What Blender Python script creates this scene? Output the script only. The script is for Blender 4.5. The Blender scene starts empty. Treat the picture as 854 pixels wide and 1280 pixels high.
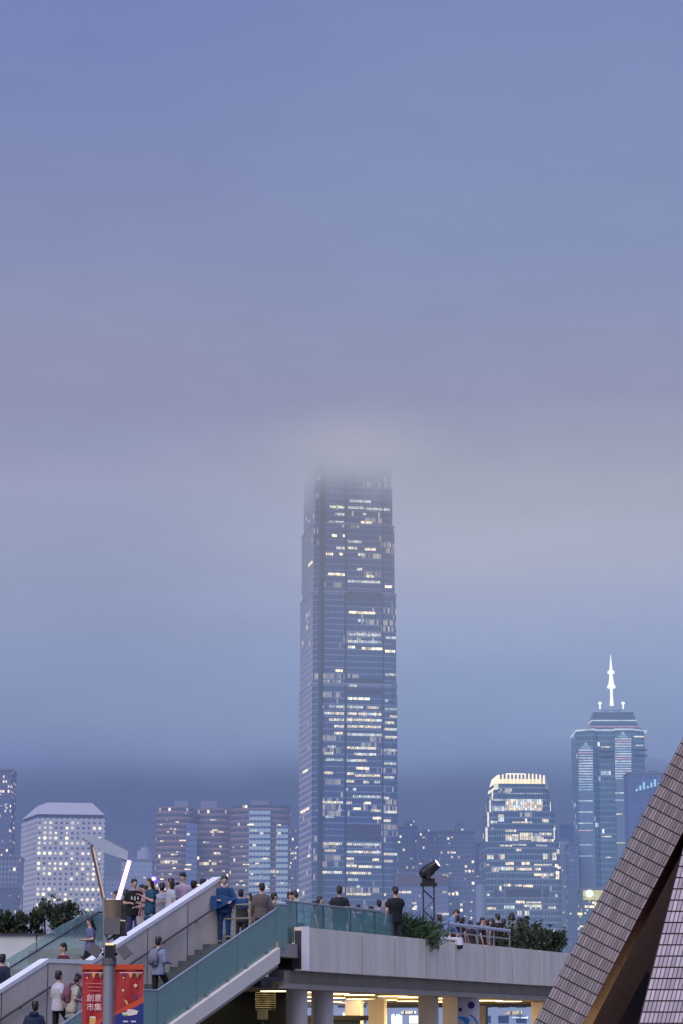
import bpy, bmesh, math, random
from mathutils import Vector, Matrix
R = math.radians
random.seed(7)
sc = bpy.context.scene
COL = sc.collection

# ------------------------------------------------------------------ camera
F, PITCH, E = 3050.0, R(12.33), 1.6
CP, SP = math.cos(PITCH), math.sin(PITCH)
cam = bpy.data.objects.new('camera', bpy.data.cameras.new('camera'))
COL.objects.link(cam)
cam.location = (0, 0, E)
cam.rotation_euler = (R(90) + PITCH, 0, 0)
cam.data.sensor_width = 36
cam.data.lens = F / 1280 * 36
cam.data.clip_start = 0.5
cam.data.clip_end = 20000
sc.camera = cam

def ray(px, py):
    u, v = (px - 427) / F, (640 - py) / F
    return Vector((u, CP - v * SP, SP + v * CP))
def W(px, py, Y):                    # the point at distance Y north seen at (px, py) of the photograph
    r = ray(px, py)
    return Vector((0, 0, E)) + r * (Y / r.y)
def K(py):                           # height above the eye per metre of distance
    r = ray(427, py)
    return r.z / r.y
def ZZ(py, Y): return E + K(py) * Y
def hit(px, py, p0, n):
    r = ray(px, py)
    o = Vector((0, 0, E))
    return o + r * ((p0 - o).dot(n) / r.dot(n))

# ------------------------------------------------------------------ colours and nodes
def lin(c):
    c = c / 255
    return c / 12.92 if c <= .04045 else ((c + .055) / 1.055) ** 2.4
def RGB(r, g, b, k=1.0): return (lin(r) * k, lin(g) * k, lin(b) * k, 1)

class NT:
    def __init__(s, t): s.t = t; s.n = t.nodes; s.l = t.links
    def new(s, typ, **kw):
        n = s.n.new(typ)
        for k, v in kw.items(): setattr(n, k, v)
        return n
    def put(s, sock, v):
        if isinstance(v, bpy.types.NodeSocket): s.l.new(v, sock)
        elif v is not None: sock.default_value = v[:4] if isinstance(v, tuple) and len(v) > 4 else v
    def m(s, op, a, b=None, c=None, clamp=False):
        n = s.new('ShaderNodeMath', operation=op, use_clamp=clamp)
        s.put(n.inputs[0], a)
        if b is not None: s.put(n.inputs[1], b)
        if c is not None: s.put(n.inputs[2], c)
        return n.outputs[0]
    def sstep(s, v, a, b):
        n = s.new('ShaderNodeMapRange', interpolation_type='SMOOTHSTEP')
        s.put(n.inputs[0], v); n.inputs[1].default_value = a; n.inputs[2].default_value = b
        return n.outputs[0]
    def mix(s, f, a, b, mode='MIX'):
        n = s.new('ShaderNodeMix', data_type='RGBA', blend_type=mode)
        s.put(n.inputs[0], f); s.put(n.inputs[6], a); s.put(n.inputs[7], b)
        return n.outputs[2]
    def noise(s, vec, scale, detail=3, rough=.5):
        n = s.new('ShaderNodeTexNoise')
        if vec is not None: s.l.new(vec, n.inputs['Vector'])
        n.inputs['Scale'].default_value = scale
        n.inputs['Detail'].default_value = detail
        n.inputs['Roughness'].default_value = rough
        return n.outputs[0]
    def comb(s, x, y, z=0.0):
        n = s.new('ShaderNodeCombineXYZ')
        s.put(n.inputs[0], x); s.put(n.inputs[1], y); s.put(n.inputs[2], z)
        return n.outputs[0]
    def sep(s, v):
        n = s.new('ShaderNodeSeparateXYZ'); s.l.new(v, n.inputs[0])
        return n.outputs
    def white(s, v):
        n = s.new('ShaderNodeTexWhiteNoise', noise_dimensions='3D'); s.l.new(v, n.inputs[0])
        return n.outputs[0]

# ------------------------------------------------------------------ overcast dusk sky, as a function of direction
def sky_group():
    g = bpy.data.node_groups.new('dusk_overcast', 'ShaderNodeTree')
    g.interface.new_socket('Vector', in_out='INPUT', socket_type='NodeSocketVector')
    g.interface.new_socket('Color', in_out='OUTPUT', socket_type='NodeSocketColor')
    t = NT(g)
    gi = t.new('NodeGroupInput'); go = t.new('NodeGroupOutput')
    nrm = t.new('ShaderNodeVectorMath', operation='NORMALIZE'); t.l.new(gi.outputs[0], nrm.inputs[0])
    d = nrm.outputs[0]
    x, y, z = t.sep(d)
    xy = t.m('SQRT', t.m('ADD', t.m('MULTIPLY', x, x), t.m('MULTIPLY', y, y)))
    xy = t.m('MAXIMUM', xy, .02)
    e = t.m('DIVIDE', z, xy)
    a = t.m('DIVIDE', x, xy)
    mp = t.new('ShaderNodeMapping'); mp.inputs['Scale'].default_value = (1, 1, 2.6); t.l.new(d, mp.inputs[0])
    n1 = t.noise(mp.outputs[0], 9, 4, .55)
    n2 = t.noise(mp.outputs[0], 22, 6, .62)
    e2 = t.m('ADD', e, t.m('MULTIPLY', t.m('SUBTRACT', n1, .5), .02))
    def ramp(stops):
        r = t.new('ShaderNodeValToRGB'); r.color_ramp.interpolation = 'B_SPLINE' if False else 'EASE'
        r.color_ramp.interpolation = 'LINEAR'
        els = r.color_ramp.elements
        pts = sorted((max(0, min(1, K(py) / .6)), c) for py, c in stops)
        els[0].position = pts[0][0]; els[0].color = RGB(*pts[0][1])
        els[1].position = pts[-1][0]; els[1].color = RGB(*pts[-1][1])
        for p, c in pts[1:-1]:
            q = els.new(p); q.color = RGB(*c)
        t.l.new(t.m('DIVIDE', e2, .6), r.inputs[0])
        return r.outputs[0]
    L = ramp([(1280, (134, 146, 182)), (1130, (126, 140, 182)), (1020, (116, 133, 186)), (965, (120, 136, 184)), (910, (129, 144, 184)), (850, (133, 149, 189)), (750, (144, 156, 190)), (610, (153, 159, 189)), (510, (141, 146, 180)), (400, (139, 147, 183)), (200, (126, 138, 182)), (0, (116, 131, 185))])
    Rr = ramp([(1280, (134, 150, 186)), (1130, (127, 145, 184)), (1020, (117, 137, 187)), (965, (122, 141, 186)), (910, (133, 151, 191)), (850, (140, 157, 196)), (760, (154, 167, 200)), (690, (166, 172, 196)), (600, (161, 166, 187)), (500, (146, 150, 181)), (350, (135, 147, 184)), (200, (129, 144, 187)), (0, (123, 137, 184))])
    c = t.mix(t.sstep(a, -.11, .05), L, Rr)
    def blob(px, py, rx, ry, col, amt):
        r = ray(px, py); h = math.hypot(r.x, r.y)
        da = t.m('DIVIDE', t.m('SUBTRACT', a, r.x / h), rx / F)
        de = t.m('DIVIDE', t.m('SUBTRACT', e, r.z / h), ry / F)
        q = t.m('ADD', t.m('MULTIPLY', da, da), t.m('MULTIPLY', de, de))
        gss = t.m('MULTIPLY', t.m('POWER', 2.718, t.m('MULTIPLY', q, -1)), amt)
        return gss, RGB(*col)
    for b in ((440, 562, 95, 44, (182, 182, 192), .42), (640, 670, 230, 60, (182, 186, 203), .2), (120, 440, 260, 60, (150, 150, 180), .3)):
        f, col = blob(*b)
        c = t.mix(f, c, col)
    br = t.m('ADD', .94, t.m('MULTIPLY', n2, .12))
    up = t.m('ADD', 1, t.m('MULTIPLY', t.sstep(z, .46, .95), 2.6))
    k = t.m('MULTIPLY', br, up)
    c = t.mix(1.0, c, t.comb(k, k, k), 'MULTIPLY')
    hs = t.new('ShaderNodeHueSaturation'); hs.inputs['Saturation'].default_value = .98; t.l.new(c, hs.inputs['Color'])
    t.l.new(hs.outputs[0], go.inputs[0])
    return g
SKY = sky_group()

SUN_EL, SUN_AZ = R(38), R(-150)
world = bpy.data.worlds.new('World'); sc.world = world; world.use_nodes = True
t = NT(world.node_tree); t.n.clear()
out = t.new('ShaderNodeOutputWorld'); bg = t.new('ShaderNodeBackground'); bg2 = t.new('ShaderNodeBackground'); add = t.new('ShaderNodeAddShader')
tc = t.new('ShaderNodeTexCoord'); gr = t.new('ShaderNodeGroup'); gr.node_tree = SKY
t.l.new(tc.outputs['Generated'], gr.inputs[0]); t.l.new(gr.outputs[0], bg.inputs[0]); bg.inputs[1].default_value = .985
ns = t.new('ShaderNodeTexSky', sky_type='NISHITA', sun_disc=False, sun_elevation=SUN_EL, sun_rotation=R(150))
t.l.new(ns.outputs[0], bg2.inputs[0]); bg2.inputs[1].default_value = .0012
t.l.new(bg.outputs[0], add.inputs[0]); t.l.new(bg2.outputs[0], add.inputs[1]); t.l.new(add.outputs[0], out.inputs[0])

sun = bpy.data.objects.new('sun', bpy.data.lights.new('sun', 'SUN')); COL.objects.link(sun)
sun.data.energy = 2.0; sun.data.angle = R(40); sun.data.color = (1, .84, .70)
sun.rotation_euler = (R(90) - SUN_EL, 0, R(-28))

sc.view_settings.view_transform = 'Standard'; sc.view_settings.look = 'None'; sc.view_settings.exposure = 0
sc.cycles.volume_bounces = 0; sc.cycles.max_bounces = 6; sc.cycles.diffuse_bounces = 2; sc.cycles.transparent_max_bounces = 16
sc.cycles.use_denoising = True
sc.cycles.volume_step_rate = 1; sc.cycles.volume_max_steps = 64
sc.cycles.sample_clamp_indirect = 3

# ------------------------------------------------------------------ materials
MATS = {}
def base_mat(name):
    m = bpy.data.materials.new(name); m.use_nodes = True
    t = NT(m.node_tree); p = t.n['Principled BSDF']
    return m, t, p
def mat(name, col, rough=.6, metal=0, var=.12, scale=4, emit=None, es=0, bump=0):
    if name in MATS: return MATS[name]
    m, t, p = base_mat(name)
    tc = t.new('ShaderNodeTexCoord')
    n = t.noise(tc.outputs['Object'], scale, 4, .6)
    k = t.m('ADD', 1 - var, t.m('MULTIPLY', n, 2 * var))
    c = t.mix(1.0, tuple(col[:3]) + (1,), t.comb(k, k, k), 'MULTIPLY')
    t.l.new(c, p.inputs['Base Color'])
    p.inputs['Roughness'].default_value = rough; p.inputs['Metallic'].default_value = metal
    if emit:
        p.inputs['Emission Color'].default_value = tuple(emit[:3]) + (1,); p.inputs['Emission Strength'].default_value = es
    if bump:
        b = t.new('ShaderNodeBump'); b.inputs['Strength'].default_value = bump; t.l.new(n, b.inputs['Height']); t.l.new(b.outputs[0], p.inputs['Normal'])
    MATS[name] = m
    return m
def concrete(name, col, streak=.18, warm=0):
    if name in MATS: return MATS[name]
    m, t, p = base_mat(name)
    tc = t.new('ShaderNodeTexCoord')
    mp = t.new('ShaderNodeMapping'); mp.inputs['Scale'].default_value = (2.1, 2.1, .28); t.l.new(tc.outputs['Object'], mp.inputs[0])
    n1 = t.noise(mp.outputs[0], 1, 4, .6); n2 = t.noise(tc.outputs['Object'], .7, 4, .6); n3 = t.noise(tc.outputs['Object'], 45, 2)
    k = t.m('ADD', 1 - streak * 1.5, t.m('ADD', t.m('MULTIPLY', t.sstep(n1, .25, .7), streak), t.m('ADD', t.m('MULTIPLY', n2, streak), t.m('MULTIPLY', t.m('SUBTRACT', n3, .5), .25))))
    t.l.new(t.mix(1.0, tuple(col) + (1,), t.comb(k, k, k), 'MULTIPLY'), p.inputs['Base Color'])
    p.inputs['Roughness'].default_value = .8
    MATS[name] = m
    return m
def glow(name, col, s, var=0, scale=1):
    if name in MATS: return MATS[name]
    m, t, p = base_mat(name)
    p.inputs['Base Color'].default_value = (.05, .05, .05, 1); p.inputs['Emission Color'].default_value = tuple(col[:3]) + (1,)
    if var:
        tc = t.new('ShaderNodeTexCoord'); n = t.noise(tc.outputs['Object'], scale, 3, .7)
        t.l.new(t.m('MULTIPLY', t.m('ADD', 1 - var, t.m('MULTIPLY', t.m('SUBTRACT', n, .35), var * 3.2), clamp=False), s), p.inputs['Emission Strength'])
    else: p.inputs['Emission Strength'].default_value = s
    m.cycles.emission_sampling = 'NONE' if s < 4 else 'AUTO'
    MATS[name] = m
    return m
def office_light(name, col, s, cell=1.5, keep=.8):
    # lit office panes: mullions, blinds and ceiling lamps as a pattern in metres
    m, t, p = base_mat(name)
    uv = t.new('ShaderNodeUVMap'); u, v, _ = t.sep(uv.outputs[0])
    uc = t.m('DIVIDE', u, cell); fu = t.m('FRACT', uc); iu = t.m('FLOOR', uc); iv = t.m('FLOOR', t.m('DIVIDE', v, 2.0))
    r = t.white(t.comb(iu, iv, 3.1)); r2 = t.noise(t.comb(u, v), .35, 3, .6)
    g = t.m('MULTIPLY', t.m('GREATER_THAN', fu, .14), t.m('ADD', .35, t.m('MULTIPLY', r, .75)))
    g = t.m('MULTIPLY', g, t.m('ADD', .15, t.sstep(r2, .22, .52)))
    t.put(p.inputs['Base Color'], RGB(60, 75, 105)); p.inputs['Roughness'].default_value = .3
    t.l.new(t.mix(t.m('GREATER_THAN', t.white(t.comb(t.m('FLOOR', t.m('DIVIDE', u, 6.0)), iv, 7.7)), .8), tuple(col[:3]) + (1,), (.85, .95, .9, 1) if col[2] > .5 else (1, .9, .62, 1)), p.inputs['Emission Color'])
    t.l.new(t.m('MULTIPLY', g, s), p.inputs['Emission Strength'])
    m.cycles.emission_sampling = 'NONE'; MATS[name] = m
    return m
def facade(name, wall, glass, cw, ch, ww=.7, wh=.55, p1=.04, p2=.06, run=5, col=(1, .86, .6), s=1.0, rough=.35, pier=0, pierc=None, glare=.0, rnd=0):
    m, t, p = base_mat(name)
    uv = t.new('ShaderNodeUVMap'); u, v, _ = t.sep(uv.outputs[0]); s = s * 1.6
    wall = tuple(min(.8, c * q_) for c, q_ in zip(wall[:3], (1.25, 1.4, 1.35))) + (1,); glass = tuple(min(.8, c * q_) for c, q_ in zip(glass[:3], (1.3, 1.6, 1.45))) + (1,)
    uc = t.m('DIVIDE', u, cw); vc = t.m('DIVIDE', v, ch)
    fu, fv, iu, iv = t.m('FRACT', uc), t.m('FRACT', vc), t.m('FLOOR', uc), t.m('FLOOR', vc)
    if rnd:
        du = t.m('SUBTRACT', fu, .5); dv = t.m('SUBTRACT', fv, .5)
        win = t.m('LESS_THAN', t.m('ADD', t.m('MULTIPLY', du, du), t.m('MULTIPLY', dv, dv)), .075)
    else:
        win = t.m('MULTIPLY', t.m('LESS_THAN', fu, ww), t.m('LESS_THAN', fv, wh))
    if pier:
        pf = t.m('FRACT', t.m('DIVIDE', u, cw * pier)); pm = t.m('GREATER_THAN', pf, .16)
        win = t.m('MULTIPLY', win, pm)
    rc = t.white(t.comb(iu, iv, 1.7)); rs = t.white(t.comb(t.m('FLOOR', t.m('DIVIDE', iu, run)), iv, 5.3))
    rb = t.white(t.comb(iu, iv, 9.1))
    lit = t.m('MAXIMUM', t.m('LESS_THAN', rc, p1), t.m('MULTIPLY', t.m('LESS_THAN', rs, p2), t.m('GREATER_THAN', rc, .35)))
    lit = t.m('MULTIPLY', t.m('MULTIPLY', lit, win), t.m('ADD', .25, t.m('MULTIPLY', rb, .9)))
    n = t.noise(t.comb(u, v), .05, 3, .6)
    n2 = t.noise(t.comb(t.m('MULTIPLY', u, .15), v), .25, 3, .6)
    gk = t.m('ADD', .55, t.m('ADD', t.m('MULTIPLY', n, .6), t.m('MULTIPLY', rb, .25)))
    gl = t.mix(1.0, tuple(glass) + (1,), t.comb(gk, gk, gk), 'MULTIPLY')
    wk = t.m('ADD', .75, t.m('MULTIPLY', n2, .5))
    wl = t.mix(1.0, tuple(wall) + (1,), t.comb(wk, wk, wk), 'MULTIPLY')
    t.l.new(t.mix(win, wl, gl), p.inputs['Base Color'])
    t.l.new(t.m('SUBTRACT', .75, t.m('MULTIPLY', win, .75 - rough)), p.inputs['Roughness'])
    p.inputs['Emission Color'].default_value = tuple(col)[:3] + (1,)
    t.l.new(t.m('MULTIPLY', lit, s), p.inputs['Emission Strength'])
    m.cycles.emission_sampling = 'NONE'; MATS[name] = m
    return m
def glass_mat(name, tint, body, f=.35, gl=.12):
    m, t, p = base_mat(name)
    o = t.n['Material Output']; t.n.remove(p)
    tr = t.new('ShaderNodeBsdfTransparent'); tr.inputs[0].default_value = tuple(tint) + (1,)
    df = t.new('ShaderNodeBsdfDiffuse')
    tc = t.new('ShaderNodeTexCoord'); n = t.noise(tc.outputs['Object'], .9, 4, .6); k = t.m('ADD', .65, t.m('MULTIPLY', n, .7))
    t.l.new(t.mix(1.0, tuple(body) + (1,), t.comb(k, k, k), 'MULTIPLY'), df.inputs[0])
    gs = t.new('ShaderNodeBsdfGlossy'); gs.inputs['Roughness'].default_value = .06; gs.inputs[0].default_value = (.75, .95, .93, 1)
    m1 = t.new('ShaderNodeMixShader'); m2 = t.new('ShaderNodeMixShader')
    m1.inputs[0].default_value = f; t.l.new(tr.outputs[0], m1.inputs[1]); t.l.new(df.outputs[0], m1.inputs[2])
    m2.inputs[0].default_value = gl; t.l.new(m1.outputs[0], m2.inputs[1]); t.l.new(gs.outputs[0], m2.inputs[2])
    t.l.new(m2.outputs[0], o.inputs[0]); MATS[name] = m
    return m

# ------------------------------------------------------------------ mesh helpers
def T(name, label, cat, loc, group=None, rz=0):
    o = bpy.data.objects.new(name, None); COL.objects.link(o)
    o.location = loc; o.rotation_euler = (0, 0, rz); o.empty_display_size = .3
    o['label'] = label; o['category'] = cat
    if group: o['group'] = group
    return o
def origin(par):
    v = Vector((0, 0, 0))
    while par is not None:
        v += par.location; par = par.parent
    return v
class MB:
    def __init__(s): s.v = []; s.f = []; s.uv = []; s.sm = []
    def quad(s, pts, uv=None, smooth=False):
        i = len(s.v); s.v += [tuple(p) for p in pts]; s.f.append(tuple(range(i, i + len(pts))))
        s.uv.append(uv or [(0, 0)] * len(pts)); s.sm.append(smooth)
    def box(s, lo, hi, M=None):
        c = [Vector((x, y, z)) for z in (lo[2], hi[2]) for x, y in ((lo[0], lo[1]), (hi[0], lo[1]), (hi[0], hi[1]), (lo[0], hi[1]))]
        if M is not None: c = [M @ p for p in c]
        for f in ((0, 1, 5, 4), (1, 2, 6, 5), (2, 3, 7, 6), (3, 0, 4, 7), (4, 5, 6, 7), (3, 2, 1, 0)):
            a, b, d = c[f[0]], c[f[1]], c[f[3]]
            w, h = (b - a).length, (d - a).length
            s.quad([c[k] for k in f], [(0, 0), (w, 0), (w, h), (0, h)])
    def prism(s, pts, z0, z1, pts2=None, cap=True, u0=0):       # vertical walls over a plan outline, UV in metres
        p2 = pts2 or pts; n = len(pts); u = u0
        for i in range(n):
            a, b, c, d = pts[i], pts[(i + 1) % n], p2[(i + 1) % n], p2[i]
            L = math.hypot(b[0] - a[0], b[1] - a[1])
            s.quad([(a[0], a[1], z0), (b[0], b[1], z0), (c[0], c[1], z1), (d[0], d[1], z1)], [(u, z0), (u + L, z0), (u + L, z1), (u, z1)])
            u += L
        if cap:
            s.quad([(p[0], p[1], z1) for p in p2], [(0, -50)] * n); s.quad([(p[0], p[1], z0) for p in reversed(pts)], [(0, -50)] * n)
    def hexa(s, q0, q1):                                          # solid between two quads (lists of 4)
        n = len(q0)
        for i in range(n):
            j = (i + 1) % n; L = (Vector(q0[j]) - Vector(q0[i])).length; h = (Vector(q1[i]) - Vector(q0[i])).length
            s.quad([q0[i], q0[j], q1[j], q1[i]], [(0, 0), (L, 0), (L, h), (0, h)])
        s.quad(list(reversed(q0))); s.quad(list(q1))
    def tube(s, a, b, ra, rb=None, n=10, caps=True):
        a, b = Vector(a), Vector(b); rb = ra if rb is None else rb
        d = (b - a).normalized(); x = d.orthogonal().normalized(); y = d.cross(x)
        A = [a + (x * math.cos(2 * math.pi * k / n) + y * math.sin(2 * math.pi * k / n)) * ra for k in range(n)]
        B = [b + (x * math.cos(2 * math.pi * k / n) + y * math.sin(2 * math.pi * k / n)) * rb for k in range(n)]
        for k in range(n):
            j = (k + 1) % n; s.quad([A[k], A[j], B[j], B[k]], smooth=True)
        if caps: s.quad(list(reversed(A))); s.quad(B)
    def ell(s, c, r, M=None, nu=12, nv=8):
        c = Vector(c); P = []
        for i in range(nv + 1):
            th = math.pi * i / nv
            row = [Vector((r[0] * math.sin(th) * math.cos(2 * math.pi * k / nu), r[1] * math.sin(th) * math.sin(2 * math.pi * k / nu), r[2] * math.cos(th))) for k in range(nu)]
            if M is not None: row = [M @ p for p in row]
            P.append([c + p for p in row])
        for i in range(nv):
            for k in range(nu):
                j = (k + 1) % nu
                if i == 0: s.quad([P[0][0], P[1][k], P[1][j]], smooth=True)
                elif i == nv - 1: s.quad([P[i][k], P[nv][0], P[i][j]], smooth=True)
                else: s.quad([P[i][k], P[i + 1][k], P[i + 1][j], P[i][j]], smooth=True)
    def cap(s, a, b, ra, rb):                                     # tapered limb with round ends
        a, b = Vector(a), Vector(b); s.tube(a, b, ra, rb, 10); s.ell(a, (ra,) * 3, nu=10, nv=6); s.ell(b, (rb,) * 3, nu=10, nv=6)
    def mesh(s, name, m, off=Vector((0, 0, 0))):
        me = bpy.data.meshes.new(name)
        me.from_pydata([(p[0] - off.x, p[1] - off.y, p[2] - off.z) for p in s.v], [], s.f)
        ul = me.uv_layers.new(name='UVMap'); k = 0
        flat = [c for f in s.uv for c in f]
        for k, c in enumerate(flat): ul.data[k].uv = c
        me.polygons.foreach_set('use_smooth', s.sm)
        if m is not None: me.materials.append(m)
        me.update()
        return me
    def build(s, name, m, parent=None, label=None, cat=None, group=None, kind=None, local=False):
        if parent is not None: off = Vector((0, 0, 0)) if local else origin(parent)
        else:
            xs = [p[0] for p in s.v]; ys = [p[1] for p in s.v]; zs = [p[2] for p in s.v]
            off = Vector(((min(xs) + max(xs)) / 2, (min(ys) + max(ys)) / 2, min(zs)))
        o = bpy.data.objects.new(name, s.mesh(name, m, off)); COL.objects.link(o)
        if parent is not None: o.parent = parent
        else: o.location = off
        if label: o['label'] = label
        if cat: o['category'] = cat
        if group: o['group'] = group
        if kind: o['kind'] = kind
        return o
def one(name, m, parent, fn, **kw):
    b = MB(); fn(b); return b.build(name, m, parent, **kw)
def dup(root, loc, label=None, rz=None):
    r = root.copy(); COL.objects.link(r); r.location = loc
    if rz is not None: r.rotation_euler = (0, 0, rz)
    if label: r['label'] = label
    for ch in list(root.children):
        c = ch.copy(); COL.objects.link(c); c.parent = r
        for g in ch.children:
            d = g.copy(); COL.objects.link(d); d.parent = c
    return r
def plan(cx, cy, w, d, rz, notch=0):
    h, k = w / 2, d / 2
    if notch:
        n = notch
        P = [(-h + n, -k), (h - n, -k), (h - n * .45, -k + n * .45), (h, -k + n), (h, k - n), (h - n, k), (-h + n, k), (-h, k - n), (-h, -k + n), (-h + n * .45, -k + n * .45)]
    else: P = [(-h, -k), (h, -k), (h, k), (-h, k)]
    c, s = math.cos(rz), math.sin(rz)
    return [(cx + x * c - y * s, cy + x * s + y * c) for x, y in P]
def circ(cx, cy, r, n=24, ry=None):
    return [(cx + r * math.cos(2 * math.pi * i / n), cy + (ry or r) * math.sin(2 * math.pi * i / n)) for i in range(n)]
def scaled(P, c, k): return [(c[0] + (x - c[0]) * k, c[1] + (y - c[1]) * k) for x, y in P]
def panel_on(parent, name, m, p0, n, x0, x1, y0, y1, proud=.25, u=None, th=0):
    # a flat piece on a facade plane (p0, n), between photo columns x0..x1 and rows y0 (top)..y1
    tdir = Vector((-n.y, n.x, 0)).normalized()
    if tdir.x < 0: tdir = -tdir
    a = hit(x0, (y0 + y1) / 2, p0, n); b = hit(x1, (y0 + y1) / 2, p0, n)
    zt = hit((x0 + x1) / 2, y0, p0, n).z; zb = hit((x0 + x1) / 2, y1, p0, n).z
    o = n * proud; a = a + o; b = b + o
    L = (b - a).length; ub = (a - p0).dot(tdir)
    mb = MB()
    q = [Vector((a.x, a.y, zb)), Vector((b.x, b.y, zb)), Vector((b.x, b.y, zt)), Vector((a.x, a.y, zt))]
    mb.quad(q, [(ub, zb), (ub + L, zb), (ub + L, zt), (ub, zt)])
    if th:
        k = n * -th
        mb = MB(); mb.hexa([q[0] + k, q[1] + k, q[1], q[0]], [q[3] + k, q[2] + k, q[2], q[3]])
    return mb.build(name, m, parent)

# ------------------------------------------------------------------ volumes: haze over the harbour and the low cloud
def volume(name, lo, hi, dens, label_kind='structure', dr=None, noise_amt=0, nscale=.01, step=4):
    b = MB(); b.box(lo, hi)
    m = bpy.data.materials.new(name + '_air'); m.use_nodes = True; t = NT(m.node_tree); t.n.clear()
    o = t.new('ShaderNodeOutputMaterial'); g = t.new('ShaderNodeNewGeometry')
    pos = g.outputs['Position']
    sub = t.new('ShaderNodeVectorMath', operation='SUBTRACT'); t.l.new(pos, sub.inputs[0]); sub.inputs[1].default_value = (0, 0, E)
    gr = t.new('ShaderNodeGroup'); gr.node_tree = SKY; t.l.new(sub.outputs[0], gr.inputs[0])
    x, y, z = t.sep(pos)
    d = dens
    if dr:
        zz = z
        if noise_amt: zz = t.m('ADD', z, t.m('MULTIPLY', t.m('SUBTRACT', t.noise(pos, nscale, 4, .6), .5), noise_amt))
        s = t.sstep(zz, dr[0], dr[1]); d = t.m('MULTIPLY', t.m('POWER', s, 1.6), dens)
    em = t.new('ShaderNodeEmission'); t.l.new(gr.outputs[0], em.inputs[0]); t.put(em.inputs[1], d if not isinstance(d, float) else d)
    ab = t.new('ShaderNodeVolumeAbsorption'); ab.inputs[0].default_value = (0, 0, 0, 1); t.put(ab.inputs[1], d)
    ad = t.new('ShaderNodeAddShader'); t.l.new(em.outputs[0], ad.inputs[0]); t.l.new(ab.outputs[0], ad.inputs[1]); t.l.new(ad.outputs[0], o.inputs['Volume'])
    m.cycles.volume_step_rate = step; m.cycles.volume_sampling = 'DISTANCE'
    ob = b.build(name, m, None, kind=label_kind, label=None)
    return ob
volume('haze', (-420, 1130, .5), (420, 1190, 520), .0085)
volume('haze', (-900, 2080, .5), (900, 2180, 620), .0040)
volume('cloud', (-170, 1490, 325), (190, 1700, 470), .10, dr=(338, 415), noise_amt=52, nscale=.03)
volume('cloud', (-900, 2300, 220), (900, 2420, 700), .05, dr=(228, 330), noise_amt=54, nscale=.006)

# ------------------------------------------------------------------ ground, water, hills
asphalt = mat('paving', (.13, .13, .135), .85, var=.2, scale=2)
g = MB(); g.box((-260, -60, -2), (260, 160, 0)); g.build('ground', asphalt, None, kind='structure')
wm = mat('harbour_water', (.03, .05, .08), .12, var=.1, scale=.2, bump=.4)
g = MB(); g.quad([(-6000, 160.01, -1.2), (6000, 160.01, -1.2), (6000, 12000, -1.2), (-6000, 12000, -1.2)]); g.build('water', wm, None, kind='structure')
g = MB(); g.box((-1500, 1380, -1.1), (1500, 2900, .2)); g.build('far_shore', asphalt, None, kind='structure')
hm = mat('wooded_slope', (.016, .030, .055), .95, var=.5, scale=.02)
def hills():
    b = MB(); NX, NY = 90, 14; rr = random.Random(4)
    from mathutils import noise
    P = []
    for j in range(NY + 1):
        row = []
        for i in range(NX + 1):
            x = -1300 + 2600 * i / NX; y = 2450 + 900 * j / NY
            s = math.sin(min(1, j / NY * 1.15) * math.pi / 2)
            prof = 470 - 130 * (1 / (1 + math.exp(-(x - 180) / 90))) + 60 * math.exp(-((x + 100) / 300) ** 2)
            h = s * (prof + 55 * noise.fractal(Vector((x * .004, y * .004, 1)), 1, 2, 5)) + 10 * noise.noise(Vector((x * .03, y * .03, 0))) * s
            row.append((x, y, max(.25, h)))
        P.append(row)
    for j in range(NY):
        for i in range(NX): b.quad([P[j][i], P[j][i + 1], P[j + 1][i + 1], P[j + 1][i]], smooth=True)
    b.build('hills', hm, None, kind='structure')
hills()

# ------------------------------------------------------------------ far city
LW = office_light('office_light_warm', (1, .78, .46), 2.3, 1.5)
LN = office_light('office_light_neutral', (1, .85, .55), 1.45, 1.5)
LD = office_light('office_light_dim', (.9, .92, .8), 1.0, 1.5)
LB = office_light('office_light_cool', (.72, .85, 1), 1.5, 1.5)
GRP = 'high-rise buildings across the harbour'
def top_of(px, py, Y):
    return ZZ(py, Y)

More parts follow.
